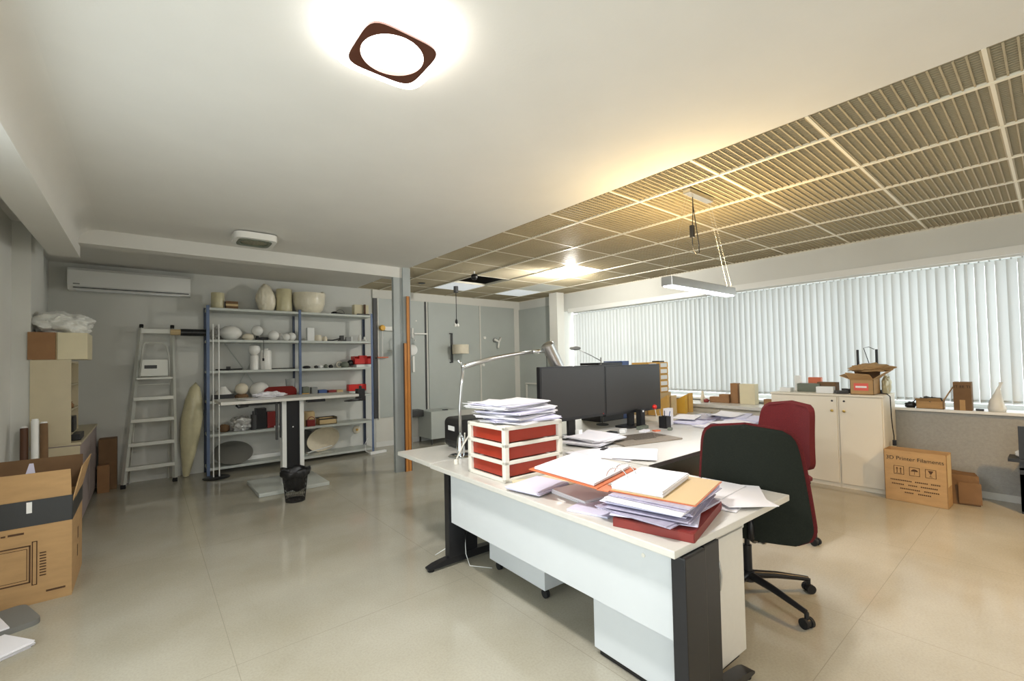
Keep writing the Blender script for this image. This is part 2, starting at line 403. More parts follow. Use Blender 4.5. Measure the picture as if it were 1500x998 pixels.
# grid ceiling: bars, then one lattice panel per cell
T = .69; GX = [2.88, 3.28, 3.97, 4.66, 5.35, 6.04, XR]; GY0 = .16
GYs = [GY0+T*k for k in range(-4, 12)]
bars = MB()
for x in GX[1:-1]: bars.box((x-.014, YF, ZC-.006), (x+.014, YB, ZC+.03))
for y in GYs: bars.box((2.88, y-.008, ZC-.003), (XR, y+.008, ZC+.028))
bars.box((6.60, YF, ZC-.006), (XR, YB, ZC+.03))
grid_root = struct(bars, 'ceiling', 'cream_tbar')
def lattice(wx, wy):
    b = MB(); nx = max(3, round(wx/.0265)); ny = max(3, round(wy/.0445))
    for i in range(ny+1):
        y = -wy/2+.003+(wy-.006)*i/ny; b.box((-wx/2, y-.0040, 0), (wx/2, y+.0040, .030))
    for i in range(nx+1):
        x = -wx/2+.003+(wx-.006)*i/nx; b.box((x-.0018, -wy/2, .006), (x+.0018, wy/2, .022))
    return b
proto = {}
solid = {(4.315, 6), }
for j in range(len(GYs)-1):
    for i in range(len(GX)-1):
        x0, x1, y0, y1 = GX[i]+.014, GX[i+1]-.014, GYs[j]+.009, GYs[j+1]-.009
        if y1 < -1.3: continue
        if y1 > YB: y1 = YB
        cx, cyy = (x0+x1)/2, (y0+y1)/2
        if (i, j) == (2, 12): continue                              # open hole
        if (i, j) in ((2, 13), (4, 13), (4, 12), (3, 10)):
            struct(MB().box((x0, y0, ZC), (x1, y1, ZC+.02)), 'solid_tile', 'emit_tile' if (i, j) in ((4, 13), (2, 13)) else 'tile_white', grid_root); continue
        key = (round(x1-x0, 3), round(y1-y0, 3))
        if key not in proto:
            p = lattice(*key).obj('lattice_tile', 'lattice', grid_root); proto[key] = p
        else:
            p = proto[key].copy(); C.objects.link(p); p.parent = grid_root
        p.location = (cx, cyy, ZC)

# ---------------------------------------------------------------- vertical blinds
def blind(y0, y1, label, seed):
    rnd = random.Random(seed)
    t = thing('vertical_blind', label, 'blind', (6.785, (y0+y1)/2, 2.488), 0, None)
    L = y1-y0
    MB().box((-.025, -L/2, -.045), (.025, L/2, -.002), bev=.004).obj('headrail', 'white_paint', t)
    n = int(L/.0745); first = None
    for k in range(n):
        y = -L/2+.034+(L-.068)*k/(n-1)
        if first is None:
            b = MB()
            def fn(u, v):
                a = (u-.5); return Vector((.009*math.cos(a*PI), a*.092, -.06-v*1.475))
            b.grid(fn, 6, 1)
            b.box((-.002, -.035, -1.52), (.004, .035, -1.50)).box((-.003, -.006, -.06), (.003, .006, -.04))
            s_ = b.obj('slat', 'slat', t, smooth=True); first = s_
        else:
            s_ = first.copy(); C.objects.link(s_); s_.parent = t
        s_.location = (0, y, 0); s_.rotation_euler = (0, 0, math.radians(40+rnd.uniform(-6, 6)))
    b = MB().tube([(-.035, L/2-.02, -.04), (-.036, L/2-.02, -1.1)], .0015, 5); b.obj('pull_cord', 'white_paint', t)
    return t
blind(3.415, 6.235, 'white vertical blind of the far window, nearest the white column', 1)
blind(.60, 3.40, 'long white vertical blind behind the white cabinet and its clutter', 2)
blind(-1.6, .597, 'grey-white vertical blind at the right edge, above the pointed white bag', 3)

# ---------------------------------------------------------------- ceiling lamps
def square_lamp(loc, lit, label):
    t = thing('ceiling_lamp', label, 'ceiling lamp', loc)
    def ring(wo, ri, z0, z1, square_in=None):
        b = MB(); bm = b.bm; n = 64
        def sq(a, hw, r):
            # rounded-square radius at angle a
            p = 5.0 if r else 2
            return hw/((abs(math.cos(a))**p+abs(math.sin(a))**p)**(1/p))
        R = []
        for (z, kind) in ((z0, 'o'), (z1, 'o'), (z1, 'i'), (z0, 'i')):
            row = []
            for k in range(n):
                a = 2*PI*k/n
                if kind == 'o': rr = sq(a, wo, True)
                else: rr = sq(a, square_in, True) if square_in else ri
                row.append(bm.verts.new((rr*math.cos(a), rr*math.sin(a), z)))
            R.append(row)
        for i in range(4):
            A, B = R[i], R[(i+1) % 4]
            for k in range(n): bm.faces.new((A[k], A[(k+1) % n], B[(k+1) % n], B[k]))
        return b
    ring(.192, 0, -.075, -.012, .150).obj('diffuser_ring', 'emit_ring' if lit else 'opal', t, True, 40)
    ring(.149, .125, -.082, -.055).obj('brown_frame', 'brown_frame' if lit else 'green_grey', t, True, 40)
    MB().lathe([(0, -.07), (.118, -.07), (.124, -.062), (.124, -.03), (0, -.03)], n=48).obj('opal_disc', 'emit_lamp' if lit else 'dim_lens', t, True, 40)
    MB().box((-.12, -.12, -.03), (.12, .12, 0), bev=.01).obj('back_plate', 'white_paint', t)
    if lit:
        lamp('lamp_glow_down', 'AREA', (0, 0, -.088), 30, (1, .975, .95), .22, parent=t)
    return t
square_lamp((.785, 1.69, ZC), True, 'lit square ceiling lamp with a brown rounded frame and glowing round disc')
square_lamp((.75, -1.85, ZC), True, 'lit square ceiling lamp behind the viewpoint, added as fill light')  # unseen extra lamp, added to brighten the room from behind the camera
square_lamp((.865, 5.20, ZC), False, 'unlit square ceiling lamp near the white beam, above the shelving')

t = thing('ceiling_downlight', 'bright lit round downlight on the grid ceiling beside the white column', 'downlight', (4.98, 4.62, ZC))
MB().lathe([(.085, -.02), (.085, 0), (0, 0)]).lathe([(.085, -.02), (.07, -.02), (.07, 0)]).obj('rim', 'white_paint', t, True, 40)
MB().lathe([(0, -.016), (.068, -.016), (.068, -.004), (0, -.004)]).obj('lens', 'emit_down', t, True, 40)
lamp('downlight_beam', 'POINT', (0, 0, -.10), 75, (1, .96, .88), .06, parent=t)

t = thing('ceiling_downlight', 'warm lit round downlight on the grid ceiling outside the right edge of the photo', 'downlight', (4.66, -.95, ZC))
MB().lathe([(.085, -.02), (.085, 0), (0, 0)]).lathe([(.085, -.02), (.07, -.02), (.07, 0)]).obj('rim', 'white_paint', t, True, 40)
MB().lathe([(0, -.016), (.068, -.016), (.068, -.004), (0, -.004)]).obj('lens', 'emit_down', t, True, 40)
lamp('downlight_beam', 'SPOT', (0, 0, -.05), 170, (1, .60, .22), .06, parent=t, spot=math.radians(125))
t = thing('track_spotlight', 'small black ball spotlight hanging from the grid ceiling beside the open ceiling hole', 'spotlight', (3.78, 5.45, ZC))
MB().tube([(0, 0, 0), (0, 0, -.05)], .012).obj('stem', 'white_paint', t)
MB().lathe([(0, -.13), (.035, -.12), (.05, -.09), (.045, -.055), (.02, -.04), (0, -.04)]).obj('head', 'black', t, True)
t = thing('recessed_spotlight', 'small dark recessed spotlight in the grid ceiling, right of the steel post', 'spotlight', (3.60, 6.74, ZC))
MB().lathe([(0, -.006), (.05, -.008), (.062, 0), (0, 0)]).obj('trim_ring', 'black', t, True)

# pendant on black cable at the back
t = thing('pendant_lamp', 'small pendant with bare bulbs on a black cord in front of the grey panels', 'pendant lamp', (4.26, 6.72, ZC))
MB().cyl((0, 0, -.11), .042, .11).obj('canopy', 'dark_grey', t, True, 40)
MB().tube([(0, 0, -.11), (0, 0, -.60)], .006, 6).obj('cord', 'black', t)
MB().lathe([(.008, -.58), (.022, -.61), (.022, -.66), (0, -.67)]).obj('lamp_holder', 'black', t, True)
for dx in (-.028, .028):
    MB().lathe([(0, -.72), (.02, -.71), (.026, -.695), (.018, -.67), (.008, -.655), (0, -.655)], c=(dx, 0, 0), n=16).obj('bulb', 'opal', t, True)

# long office pendant over the desks
t = thing('linear_pendant', 'long grey metal pendant bar with lit white strip above the desks', 'pendant lamp', (3.51, 1.82, 2.07))
MB().box((-.515, -.045, -.032), (.515, .045, .035), bev=.003).obj('bar_housing', 'satin', t)
MB().box((-.50, -.037, -.038), (.50, .037, -.031)).obj('light_strip', 'emit_bar', t)
MB().box((-.19, -.03, .735), (.19, .03, .775), bev=.003).obj('canopy_box', 'satin', t)
for sx_ in (-1, 1):
    for dy in (-.018, .018):
        MB().tube([(sx_*.50, dy, .035), (sx_*.17, dy*.6, .735)], .0009, 5).obj('suspension_wire', 'satin', t)
pl_ = [(-.06, .02, .735), (-.062, .02, .60), (-.075, .02, .50), (-.085, .02, .36), (-.075, .02, .30), (-.03, .02, .275), (.02, .02, .29), (.02, .02, .36), (-.01, .02, .48), (-.055, .02, .66), (-.058, .02, .735)]
MB().tube(pl_, .004, 6).obj('black_cord', 'black', t, True)
MB().box((-.098, .005, .40), (-.066, .035, .50), bev=.004).obj('cord_plug', 'black', t)
lamp('strip_down_light', 'AREA', (0, 0, -.045), 14, (.95, .95, 1), .95, (0, 0, 0), .06, parent=t)
lamp('strip_up_light', 'AREA', (0, 0, .045), 20, (1, .72, .34), .95, (PI, 0, 0), .06, parent=t)

# air conditioner
t = thing('air_conditioner', 'white wall-mounted air conditioner above the step ladder', 'air conditioner', (-.125, YB, 2.48))
MB().prism([(0, .012), (0, .285), (-.17, .285), (-.205, .25), (-.205, .06), (-.17, .012)], 1.22, Matrix(((0, 0, 1, -.61), (1, 0, 0, 0), (0, 1, 0, 0), (0, 0, 0, 1)))).obj('body', 'white_paint', t, True, 30)
MB().box((-.53, -.20, .004), (.50, -.06, .014)).obj('air_flap', 'white_frame', t)
MB().box((-.56, -.212, .032), (.59, -.202, .042)).obj('vent_gap', 'dark_grey', t)
MB().box((-.56, -.208, .075), (-.50, -.204, .09)).obj('badge', 'grey', t)

# steel post with two wooden strips
struct(MB().box((2.66, 5.80, 0), (2.80, 5.86, ZC-.145)).box((2.79, 5.78, 0), (2.905, 5.87, ZC)), 'trim_14', 'pillar_steel')
t = thing('wooden_strip', 'tall orange wooden strip leaning upright on the steel post', 'wooden strip', (2.855, 5.765, 0), group=None)
MB().box((-.022, -.011, 0), (.016, .011, 2.44), bev=.002).obj('face', 'wood', t); MB().box((.0165, -.010, 0), (.026, .010, 2.44)).obj('dark_edge', 'wood_dark', t)
t = thing('wooden_strip', 'shorter orange wooden strip on the steel post, left of the tall strip', 'wooden strip', (2.805, 5.765, 0))
MB().box((-.016, -.011, 0), (.020, .011, 1.78), bev=.002).obj('face', 'wood', t); MB().box((-.026, -.010, 0), (-.0165, .010, 1.78)).obj('dark_edge', 'wood_dark', t)

# ---------------------------------------------------------------- desks
def desk_leg(parent, x0, x1, y, foot=True, fx0=-.17, fx1=.75, z=.705, hw=.032):
    b = MB().box((x0, y-hw, .06), (x0+(x1-x0)*.55, y+hw, z), bev=.006).box((x0+(x1-x0)*.58, y-hw*.6, .06), (x1, y+hw*.6, z), bev=.004)
    lg = b.obj('leg', 'black_metal', parent)
    if foot:
        n = 16; P = []
        for k in range(n+1):
            u = k/n; x = fx0+(fx1-fx0)*u; P.append((x, .028+.045*math.sin(PI*u)**.6))
        poly = [(fx0, .018)]+P+[(fx1, .018)]
        MB().prism(poly, .06, Matrix(((1, 0, 0, 0), (0, 0, -1, y+.03), (0, 1, 0, 0), (0, 0, 0, 1)))).obj('foot_bar', 'black_metal', lg, True, 40)
        for fx in (fx0+.03, fx1-.03): MB().cyl((fx, y, 0), .024, .02, 16).obj('glide', 'rubber', lg, True, 40)
    return lg

dt = thing('office_desk', 'white office desk in front with black legs, piled with papers and binders', 'desk', (1.602, .975, 0), math.radians(-1.4))
MB().box((0, 0, .708), (1.11, 2.035, .74), bev=.004).obj('tabletop', 'desk_top', dt)
MB().box((.075, .05, .335), (.093, 1.86, .7075)).obj('modesty_panel', 'desk_panel', dt)
desk_leg(dt, .04, .33, .012, True, -.10, .60)
desk_leg(dt, .075, .33, 1.93, True, -.09, .72)
# screw cap on the panel
MB().lathe([(0, 0), (.009, 0), (.009, .003), (0, .004)], m=Matrix.Translation((.075, .20, .64)) @ Matrix.Rotation(-PI/2, 4, 'Y'), n=16).obj('screw_cap', 'cream_plastic', dt)
de = thing('desk_extension', 'small white desk extension top left of the front desk, holding the black case', 'desk extension', (1.664, 3.030, 0), math.radians(-1.6))
MB().box((0, 0.004, .708), (.98, .60, .74), bev=.004).obj('tabletop', 'desk_top', de)
MB().box((.55, .52, 0), (.60, .57, .708)).obj('leg', 'satin', de)
MB().box((.93, .52, 0), (.96, .57, .708)).obj('leg', 'satin', de)

def pc_desk(x0, x1, y0, y1, label):
    t = thing('office_desk', label, 'desk', ((x0+x1)/2, y0, 0)); hx = (x1-x0)/2
    MB().box((-hx, 0, .708), (hx, y1-y0, .74), bev=.003).obj('tabletop', 'desk_top', t)
    return t, hx
t, hx = pc_desk(2.765, 4.40, 1.865, 3.06, 'white desk with dark edge carrying the two black monitors')
MB().box((-hx, -.004, .709), (hx, -.0005, .738)).obj('edge_band', 'desk_edge', t)
MB().box((-hx+.05, .10, .02), (-hx+.11, .9, .70)).obj('side_frame', 'satin', t); MB().box((hx-.11, .10, .02), (hx-.06, 1.0, .70)).obj('side_frame', 'satin', t)
MB().box((-hx+.12, 1.0, .35), (hx-.12, 1.02, .70)).obj('modesty_panel', 'desk_panel', t)
t, hx = pc_desk(4.405, 5.95, 1.90, 3.06, 'white desk spread with loose papers behind the red chair')
MB().box((-hx, -.004, .709), (hx, -.0005, .738)).obj('edge_band', 'desk_edge', t)
MB().box((-hx+.03, .10, .02), (-hx+.08, .9, .70)).obj('side_frame', 'satin', t); MB().box((hx-.08, .10, .02), (hx-.03, 1.0, .70)).obj('side_frame', 'satin', t)
t, hx = pc_desk(2.75, 5.95, 3.075, 3.95, 'long white desk beyond the monitors, carrying the kraft box drawers')
for sx_ in (-1, 1): MB().box((sx_*hx-sx_*.08-.02, .05, 0), (sx_*hx-sx_*.08+.02, .82, .708)).obj('side_frame', 'satin', t)

# pedestals under the front desk
t = thing('drawer_pedestal', 'low white drawer pedestal on black castors under the left part of the front desk', 'drawer unit', (1.905, 2.05, 0), math.radians(-2))
MB().box((0, 0, .075), (.50, .60, .60), bev=.003).obj('body', 'desk_panel', t)
for x, y in ((.05, .05), (.05, .55), (.45, .05), (.45, .55)):
    cst = MB().tube([(x-.012, y, .028), (x+.012, y, .028)], .028, 20).obj('castor', 'rubber', t, True, 40)
    MB().cyl((x, y, .045), .012, .03).obj('castor_stem', 'black', cst)
MB().tube([(-.004, .50, .355), (-.02, .46, .30), (-.022, .36, .255), (-.018, .26, .235), (-.012, .18, .225), (-.004, .12, .235)], .005, 8).obj('cable', 'black', t, True)
t = thing('drawer_pedestal', 'white pedestal cabinet with curved handle under the right end of the front desk', 'drawer unit', (1.755, 1.045, 0), math.radians(-2))
MB().box((0, .018, .035), (.56, .50, .64), bev=.003).obj('body', 'desk_panel', t)
d_ = MB().box((.004, 0, .045), (.556, .018, .655), bev=.003).obj('door', 'desk_top', t)
MB().tube([(.27, -.002, .60), (.27, -.028, .56), (.275, -.034, .50), (.27, -.028, .44), (.27, -.002, .40)], .006, 8).obj('handle', 'satin', d_, True)
MB().box((-.008, 0, .64), (.57, .51, .665), bev=.003).obj('top_board', 'desk_top', t)
MB().box((.02, .03, 0), (.54, .48, .035)).obj('plinth', 'black', t)

# ---------------------------------------------------------------- office chairs
def office_chair(label, loc, rz, star_rz, front, back, dims, seat_z=.49, off=(0, 0), R=.385):
    t = thing('office_chair', label, 'office chair', loc, rz)
    # star base
    for k in range(5):
        a = star_rz + 2*PI*k/5
        ca, sa = math.cos(a), math.sin(a)
        ax = [(off[0]+.03*ca, off[1]+.03*sa, .125), (off[0]+.18*ca, off[1]+.18*sa, .115), (off[0]+(R-.005)*ca, off[1]+(R-.005)*sa, .085)]
        arm = MB().tube(ax, [.026, .021, .015], 10).obj('base_arm', 'satin' if front == 'x' else 'black_metal', t, True, 40)
        c = Vector((off[0]+R*ca, off[1]+R*sa, 0)); n = Vector((-sa, ca, 0))
        w_ = MB()
        w_.tube([c+n*.012+Vector((0, 0, .028)), c+n*.030+Vector((0, 0, .028))], .028, 20).tube([c-n*.012+Vector((0, 0, .028)), c-n*.030+Vector((0, 0, .028))], .028, 20)
        cs = w_.obj('castor', 'rubber', arm, True, 40)
        h = MB().tube([c+Vector((0, 0, .03)), c+Vector((0, 0, .085))], .012, 10).tube([c-n*.012+Vector((0, 0, .03)), c+n*.012+Vector((0, 0, .03))], .022, 14)
        h.obj('castor_housing', 'black', arm, True, 40)
    MB().cyl((off[0], off[1], .09), .038, .06, 24).cyl((off[0], off[1], .15), .026, .16, 20).cyl((off[0], off[1], .31), .016, seat_z-.40, 16).obj('gas_lift', 'black_metal', t, True, 40)
    MB().box((-.11, -.13, seat_z-.095), (.11, .12, seat_z-.062), bev=.008).obj('mechanism', 'black', t)
    # seat
    def pad(w, d, r, bulge, th):
        b = MB(); P = rounded(w, d, r, 6); c = b.bm
        rings = []
        for sc, z in ((.90, 0), (1, th*.3), (1, th*.7), (.93, th), (.55, th+bulge), (.01, th+bulge)):
            rings.append([c.verts.new((x*sc, y*sc, z)) for x, y in P])
        for A, B in zip(rings[:-1], rings[1:]):
            for k in range(len(P)): c.faces.new((A[k], A[(k+1) % len(P)], B[(k+1) % len(P)], B[k]))
        c.faces.new(rings[0][::-1]); c.faces.new(rings[-1])
        return b
    s_ = pad(.50, .48, .10, .008, .05).obj('seat', front, t, True, 50); s_.location = (0, .02, seat_z-.048)
    s2 = pad(.48, .46, .10, .0, .022).obj('seat_shell', back, t, True, 50); s2.location = (0, .02, seat_z-.066)
    # backrest: a curved shell with a fabric cushion whose rim shows round it
    w0, w1, H, zb = dims
    def fn(dw, dy, dh):
        def g(u, v):
            x = (u-.5)*2; ww = w0+(w1-w0)*v**1.2+dw; tt = 1.0
            if v > .70: q = (v-.70)/.30; tt = (max(0, 1-q**3.2))**.38*.45+.55*(max(0, 1-q**8))**.5
            if v < .16: q = (.16-v)/.16; tt = .70+.30*math.sqrt(max(0, 1-q*q))
            X = x*ww/2*tt
            return Vector((X, -.25+.07*(x*tt)**2-.10*v*v+dy, v*(H+dh)))
        return g
    b = MB().slab(fn(0, -.035, 0), fn(-.02, -.012, 0), 22, 24); o_ = b.obj('back_shell', back, t, True, 60); o_.location = (0, 0, zb)
    b = MB().slab(fn(.034, -.014, .014), fn(-.01, .030, -.006), 22, 24); o2 = b.obj('back_cushion', front, t, True, 60); o2.location = (0, 0, zb-.002)
    MB().tube([(0, -.06, seat_z-.08), (0, -.20, seat_z-.085), (0, -.285, seat_z-.04), (0, -.295, max(seat_z+.06, zb+.08))], [.022, .022, .02, .014], 10).obj('back_bracket', 'black_metal', t, True)
    return t
office_chair('office chair showing its black back shell with thin red rim, behind the front desk', (3.00, 1.23, 0), math.radians(-76), math.radians(250+76), 'red_fabric', 'dark_shell', (.62, .47, .68, .43), off=(-0.063, -0.046))
office_chair('red fabric office chair seen from the front, between the black-backed chair and the white cabinet', (4.16, 1.58, 0), math.radians(82), math.radians(184-82), 'red_fabric', 'dark_shell', (.48, .42, .56, .52), R=.34)

# ---------------------------------------------------------------- paper and things on the desks
def paper_mb(l, w_, th, seed, curl=.0, jit=.006):
    rnd = random.Random(seed); b = MB(); n = max(1, round(th/.004)); dz = th/n
    for k in range(n):
        ox, oy, a = rnd.uniform(-jit, jit), rnd.uniform(-jit, jit), rnd.uniform(-.03, .03)*(jit/.006)
        ca, sa = math.cos(a), math.sin(a)
        def pt(u, v, z, ox=ox, oy=oy, ca=ca, sa=sa):
            x, y = (u-.5)*l, (v-.5)*w_
            q = curl*(abs(u-.5)*2)**3*(.4+.6*v)
            return Vector((x*ca-y*sa+ox, x*sa+y*ca+oy, z+q))
        z0 = k*dz
        b.slab(lambda u, v: pt(u, v, z0+dz*.85), lambda u, v: pt(u, v, z0), 8, 3)
    return b
PN = [100]
def paper(name, x, y, z, l, w_, th, rz, label, cat, group=None, m='paper', curl=0, tilt=(0, 0), jit=.006):
    PN[0] += 1
    o = paper_mb(l, w_, th, PN[0], curl, jit).obj(name, m); o.location = (x, y, z); o.rotation_euler = (tilt[0], tilt[1], rz)
    return tag(o, label, cat, group)
A4, A5 = .33, .235
DZ = .741
# red drawer unit on the front desk
t = thing('desktop_drawer_unit', 'cream plastic drawer unit with three brick-red drawers on the front desk', 'drawer unit', (1.725, 2.19, DZ), math.radians(-1))
W, D, H = .50, .425, .345
fr = MB()
for x in (0, W-.035):
    for y in (0, D-.035): fr.box((x, y, 0), (x+.035, y+.035, H), bev=.006)
for z in (0, .108, .216, .322): fr.box((.0, .0, z), (W, .022, z+.023), bev=.004).box((0, D-.022, z), (W, D, z+.023), bev=.004).box((0, 0, z), (.022, D, z+.023), bev=.004).box((W-.022, 0, z), (W, D, z+.023), bev=.004)
fr.box((0, 0, .335), (W, D, .35), bev=.006)
fr.obj('frame', 'cream_plastic', t)
for k in range(3):
    z = .027+.108*k
    MB().box((.024, .026, z), (W-.024, D-.026, z+.076), bev=.004).obj('drawer', 'red', t)
TOP = DZ+.351
ORD = ['topmost', 'second', 'third', 'fourth', 'fifth', 'sixth', 'seventh', 'eighth', 'lowest']
def nth(k, n): return 'topmost' if k == n-1 else ('lowest' if k == 0 else ORD[n-1-k]+' from the top')
rnd = random.Random(3)
z = TOP
for k in range(9):
    th = rnd.choice((.012, .016, .020)) if k < 7 else .006
    paper('document', 1.725+W/2+rnd.uniform(-.03, .05), 2.19+D/2+rnd.uniform(-.05, .06), z, .46, .35, th, rnd.uniform(-.3, .3),
          nth(k, 9)+' document in the untidy pile on the red drawer unit', 'document', 'documents piled on the drawer unit', 'paper_l' if k % 3 == 1 else 'paper', .008, jit=.014)
    z += th+.0006
paper('document', 1.95, 2.66, TOP+.001+.10, .34, .22, .006, .35, 'single sheet sticking out to the left from the pile on the red drawer unit', 'document', None, 'paper', .01)

# black case on the extension
t = thing('black_case', 'black rounded case with a white sticker on the end of the front desk', 'case', (2.10, 3.26, DZ), math.radians(-6))
MB().prism(rounded(.56, .262, .05, 6), .30, Matrix(((1, 0, 0, .26), (0, 0, 1, 0), (0, 1, 0, .131), (0, 0, 0, 1)))).obj('body', 'black', t, True, 40)
MB().box((-.024, .10, .155), (-.0195, .22, .195)).obj('sticker', 'label_w', t)
MB().box((-.0215, .02, .06), (-.019, .28, .066)).obj('seam', 'dark_grey', t)

# chrome desk lamp
t = thing('desk_lamp', 'large chrome desk lamp with long arm reaching over the red drawer unit', 'desk lamp', (1.965, 3.07, DZ))
MB().lathe([(0, 0), (.10, 0), (.102, .006), (.09, .014), (.03, .02), (0, .02)], n=40).obj('base', 'chrome', t, True, 40)
MB().lathe([(.0, .018), (.034, .02), (.037, .05), (.033, .10), (.028, .14), (.02, .165), (.010, .18), (.008, .20), (0, .20)], n=28).obj('weight_body', 'chrome', t, True, 50)
MB().tube([(0, 0, .19), (-.002, 0, .38), (.015, 0, .56), (.05, .02, .71)], .0125, 14).obj('stem', 'satin', t, True)
MB().lathe([(0, -.022), (.020, -.018), (.024, 0), (.020, .018), (0, .022)], c=(.055, .02, .725), n=20).tube([(.0, .02, .775), (.055, .02, .72)], .009, 8).obj('elbow_joint', 'chrome', t, True)
MB().tube([(.055, .02, .722), (.35, .02, .785), (.65, .02, .826), (.84, .02, .842)], [.022, .020, .016, .012], 14).obj('arm', 'satin', t, True)
MB().tube([(.82, .02, .842), (.97, .01, .848)], .019, 14).obj('arm_sleeve', 'chrome', t, True)
hm = Matrix.Translation((1.05, -.01, .80)) @ Matrix.Rotation(math.radians(-32), 4, 'Y')
MB().lathe([(0, .135), (.05, .135), (.062, .125), (.064, -.125), (.058, -.13), (.055, -.12), (.052, .09), (0, .095)], n=36, m=hm).obj('lamp_head', 'satin', t, True, 40)
MB().tube([(.98, 0, .80), (.98, 0, .60)], .003, 6).obj('pull_cord', 'black', t)
t = single(MB().tube([(0, 0, .004), (.07, .01, .10), (.10, -.05, .20)], .006, 8).tube([(.10, .03, .12), (.06, -.03, .20)], .005, 8), 'cable_strap', 'cream_plastic', 'thin cream cable strap propped against the black case beside the chrome lamp', 'strap', (1.88, 3.00, DZ), smooth=True)
single(MB().lathe([(0, 0), (.018, 0), (.018, .03), (.014, .036), (0, .036)], n=16), 'candle_cup', 'cream_plastic', 'tiny white cup standing in front of the chrome lamp base', 'cup', (1.79, 2.86, DZ), smooth=True)

# papers on the front desk, below the open binder
P = lambda *a, **k: paper('document', *a, **k)
P(1.80, 1.98, DZ+.0105, .30, .24, .016, .15, 'lilac stack of sheets at the desk edge in front of the drawer unit', 'document', None, 'paper_l')
P(1.93, 1.70, DZ, .30, .28, .022, -.1, 'thick document under the raised end of the open orange binder', 'document', None, 'paper')
P(1.82, 1.52, DZ, .30, .22, .010, .25, 'thin document at the front desk edge below the middle of the orange binder', 'document', None, 'paper_l')
P(1.95, 2.02, DZ, .42, .24, .010, -.25, 'cream report lying under the left end of the orange binder', 'document', None, 'card_cream')
P(2.38, 1.78, DZ, .30, .42, .005, .1, 'flat sheet behind the orange binder near the rear desk edge', 'document', None, 'paper')
# dark red ring binder at the corner
t = thing('ring_binder', 'dark red closed ring binder at the near corner of the front desk', 'ring binder', (1.93, 1.20, DZ), math.radians(14))
MB().box((-.25, -.18, 0), (.25, .17, .004)).box((-.25, -.185, 0), (.25, -.180, .038)).box((-.254, -.182, 0), (-.25, .17, .036)).box((-.25, -.18, .035), (.25, .17, .039)).obj('cover', 'binder_r', t)
MB().box((-.235, -.16, .0045), (.235, .165, .0345)).obj('pages', 'paper', t)
z = DZ+.040
grp = 'plastic-sleeved papers on the dark red binder'
for k in range(7):
    th = .010
    P(1.93+rnd.uniform(-.03, .03), 1.24+rnd.uniform(-.02, .03), z, .50-.008*k, .37, th, .24+rnd.uniform(-.18, .18), nth(k, 7)+' sheaf between the dark red and open orange binders', 'document', group=grp, m=('paper_l', 'sleeve', 'sleeve', 'paper_l', 'sleeve', 'paper', 'sleeve')[k], curl=.006, jit=.012)
    z += th+.0006
# open orange binder
t = thing('open_binder', 'open orange ring binder full of papers lying across the pile on the front desk', 'ring binder', (1.93, 1.47, z+.008), math.radians(13))
m1 = Matrix.Rotation(math.radians(.6), 4, 'X')
MB().box((-.20, -.43, -.004), (.27, -.03, 0), m=m1).box((-.22, -.03, -.005), (.27, .03, -.001)).box((-.22, .03, -.004), (.27, .44, 0), m=Matrix.Rotation(math.radians(6), 4, 'X')).obj('cover', 'binder_o', t)
MB().box((-.195, -.425, .0005), (.265, -.032, .002), m=m1).obj('lining', 'binder_in', t)
s1 = paper_mb(.40, .25, .028, 5, 0, .002).obj('page_block', 'paper', t); s1.location = (.02, -.155, .002); s1.rotation_euler = (math.radians(.6), 0, 0)
s1 = paper_mb(.44, .36, .014, 6, 0, .002).obj('page_block', 'paper', t); s1.location = (.02, .235, .0265); s1.rotation_euler = (math.radians(6), 0, 0)
for x in (-.05, .05):
    MB().tube(arc((x, -.0, .012), .062, -.2, PI+.2, 16, 'yz'), .003, 8).obj('ring', 'chrome', t, True)
MB().box((-.13, -.015, .0), (.13, .015, .006)).obj('ring_plate', 'chrome', t)
# loose sheets right
for k, (x, y, a) in enumerate(((2.36, 1.17, .2), (2.46, 1.20, -.25), (2.50, 1.13, .5), (2.42, 1.10, .9), (2.47, 1.26, .05))):
    P(x, y, DZ+.0045*k, .34, .25, .004, a, nth(k, 5)+' loose sheet fanned at the rear right corner of the front desk', 'document', 'loose sheets at the desk corner', 'paper', curl=.003)
t = thing('adhesive_tape', 'small roll of clear tape lying beside the open orange binder', 'tape', (2.42, 1.49, DZ+.001))
MB().lathe([(.024, 0), (.042, 0), (.042, .022), (.024, .022), (.024, 0)], n=30).obj('roll', 'paper_l', t, True, 40); MB().lathe([(.021, 0), (.024, 0), (.024, .022), (.021, .022), (.021, 0)], n=30).obj('core', 'card_orange', t, True, 40)
t = thing('binder_clip', 'small black binder clip on the loose sheets', 'clip', (2.50, 1.28, DZ+.025), .4)
MB().prism([(-.012, 0), (.012, 0), (0, .018)], .036, Matrix(((0, 0, 1, -.018), (1, 0, 0, 0), (0, 1, 0, 0), (0, 0, 0, 1)))).obj('body', 'black', t)
MB().tube([(-.01, 0, .016), (-.014, .02, .03), (.014, .02, .03), (.01, 0, .016)], .0012, 6).obj('handle', 'chrome', t)

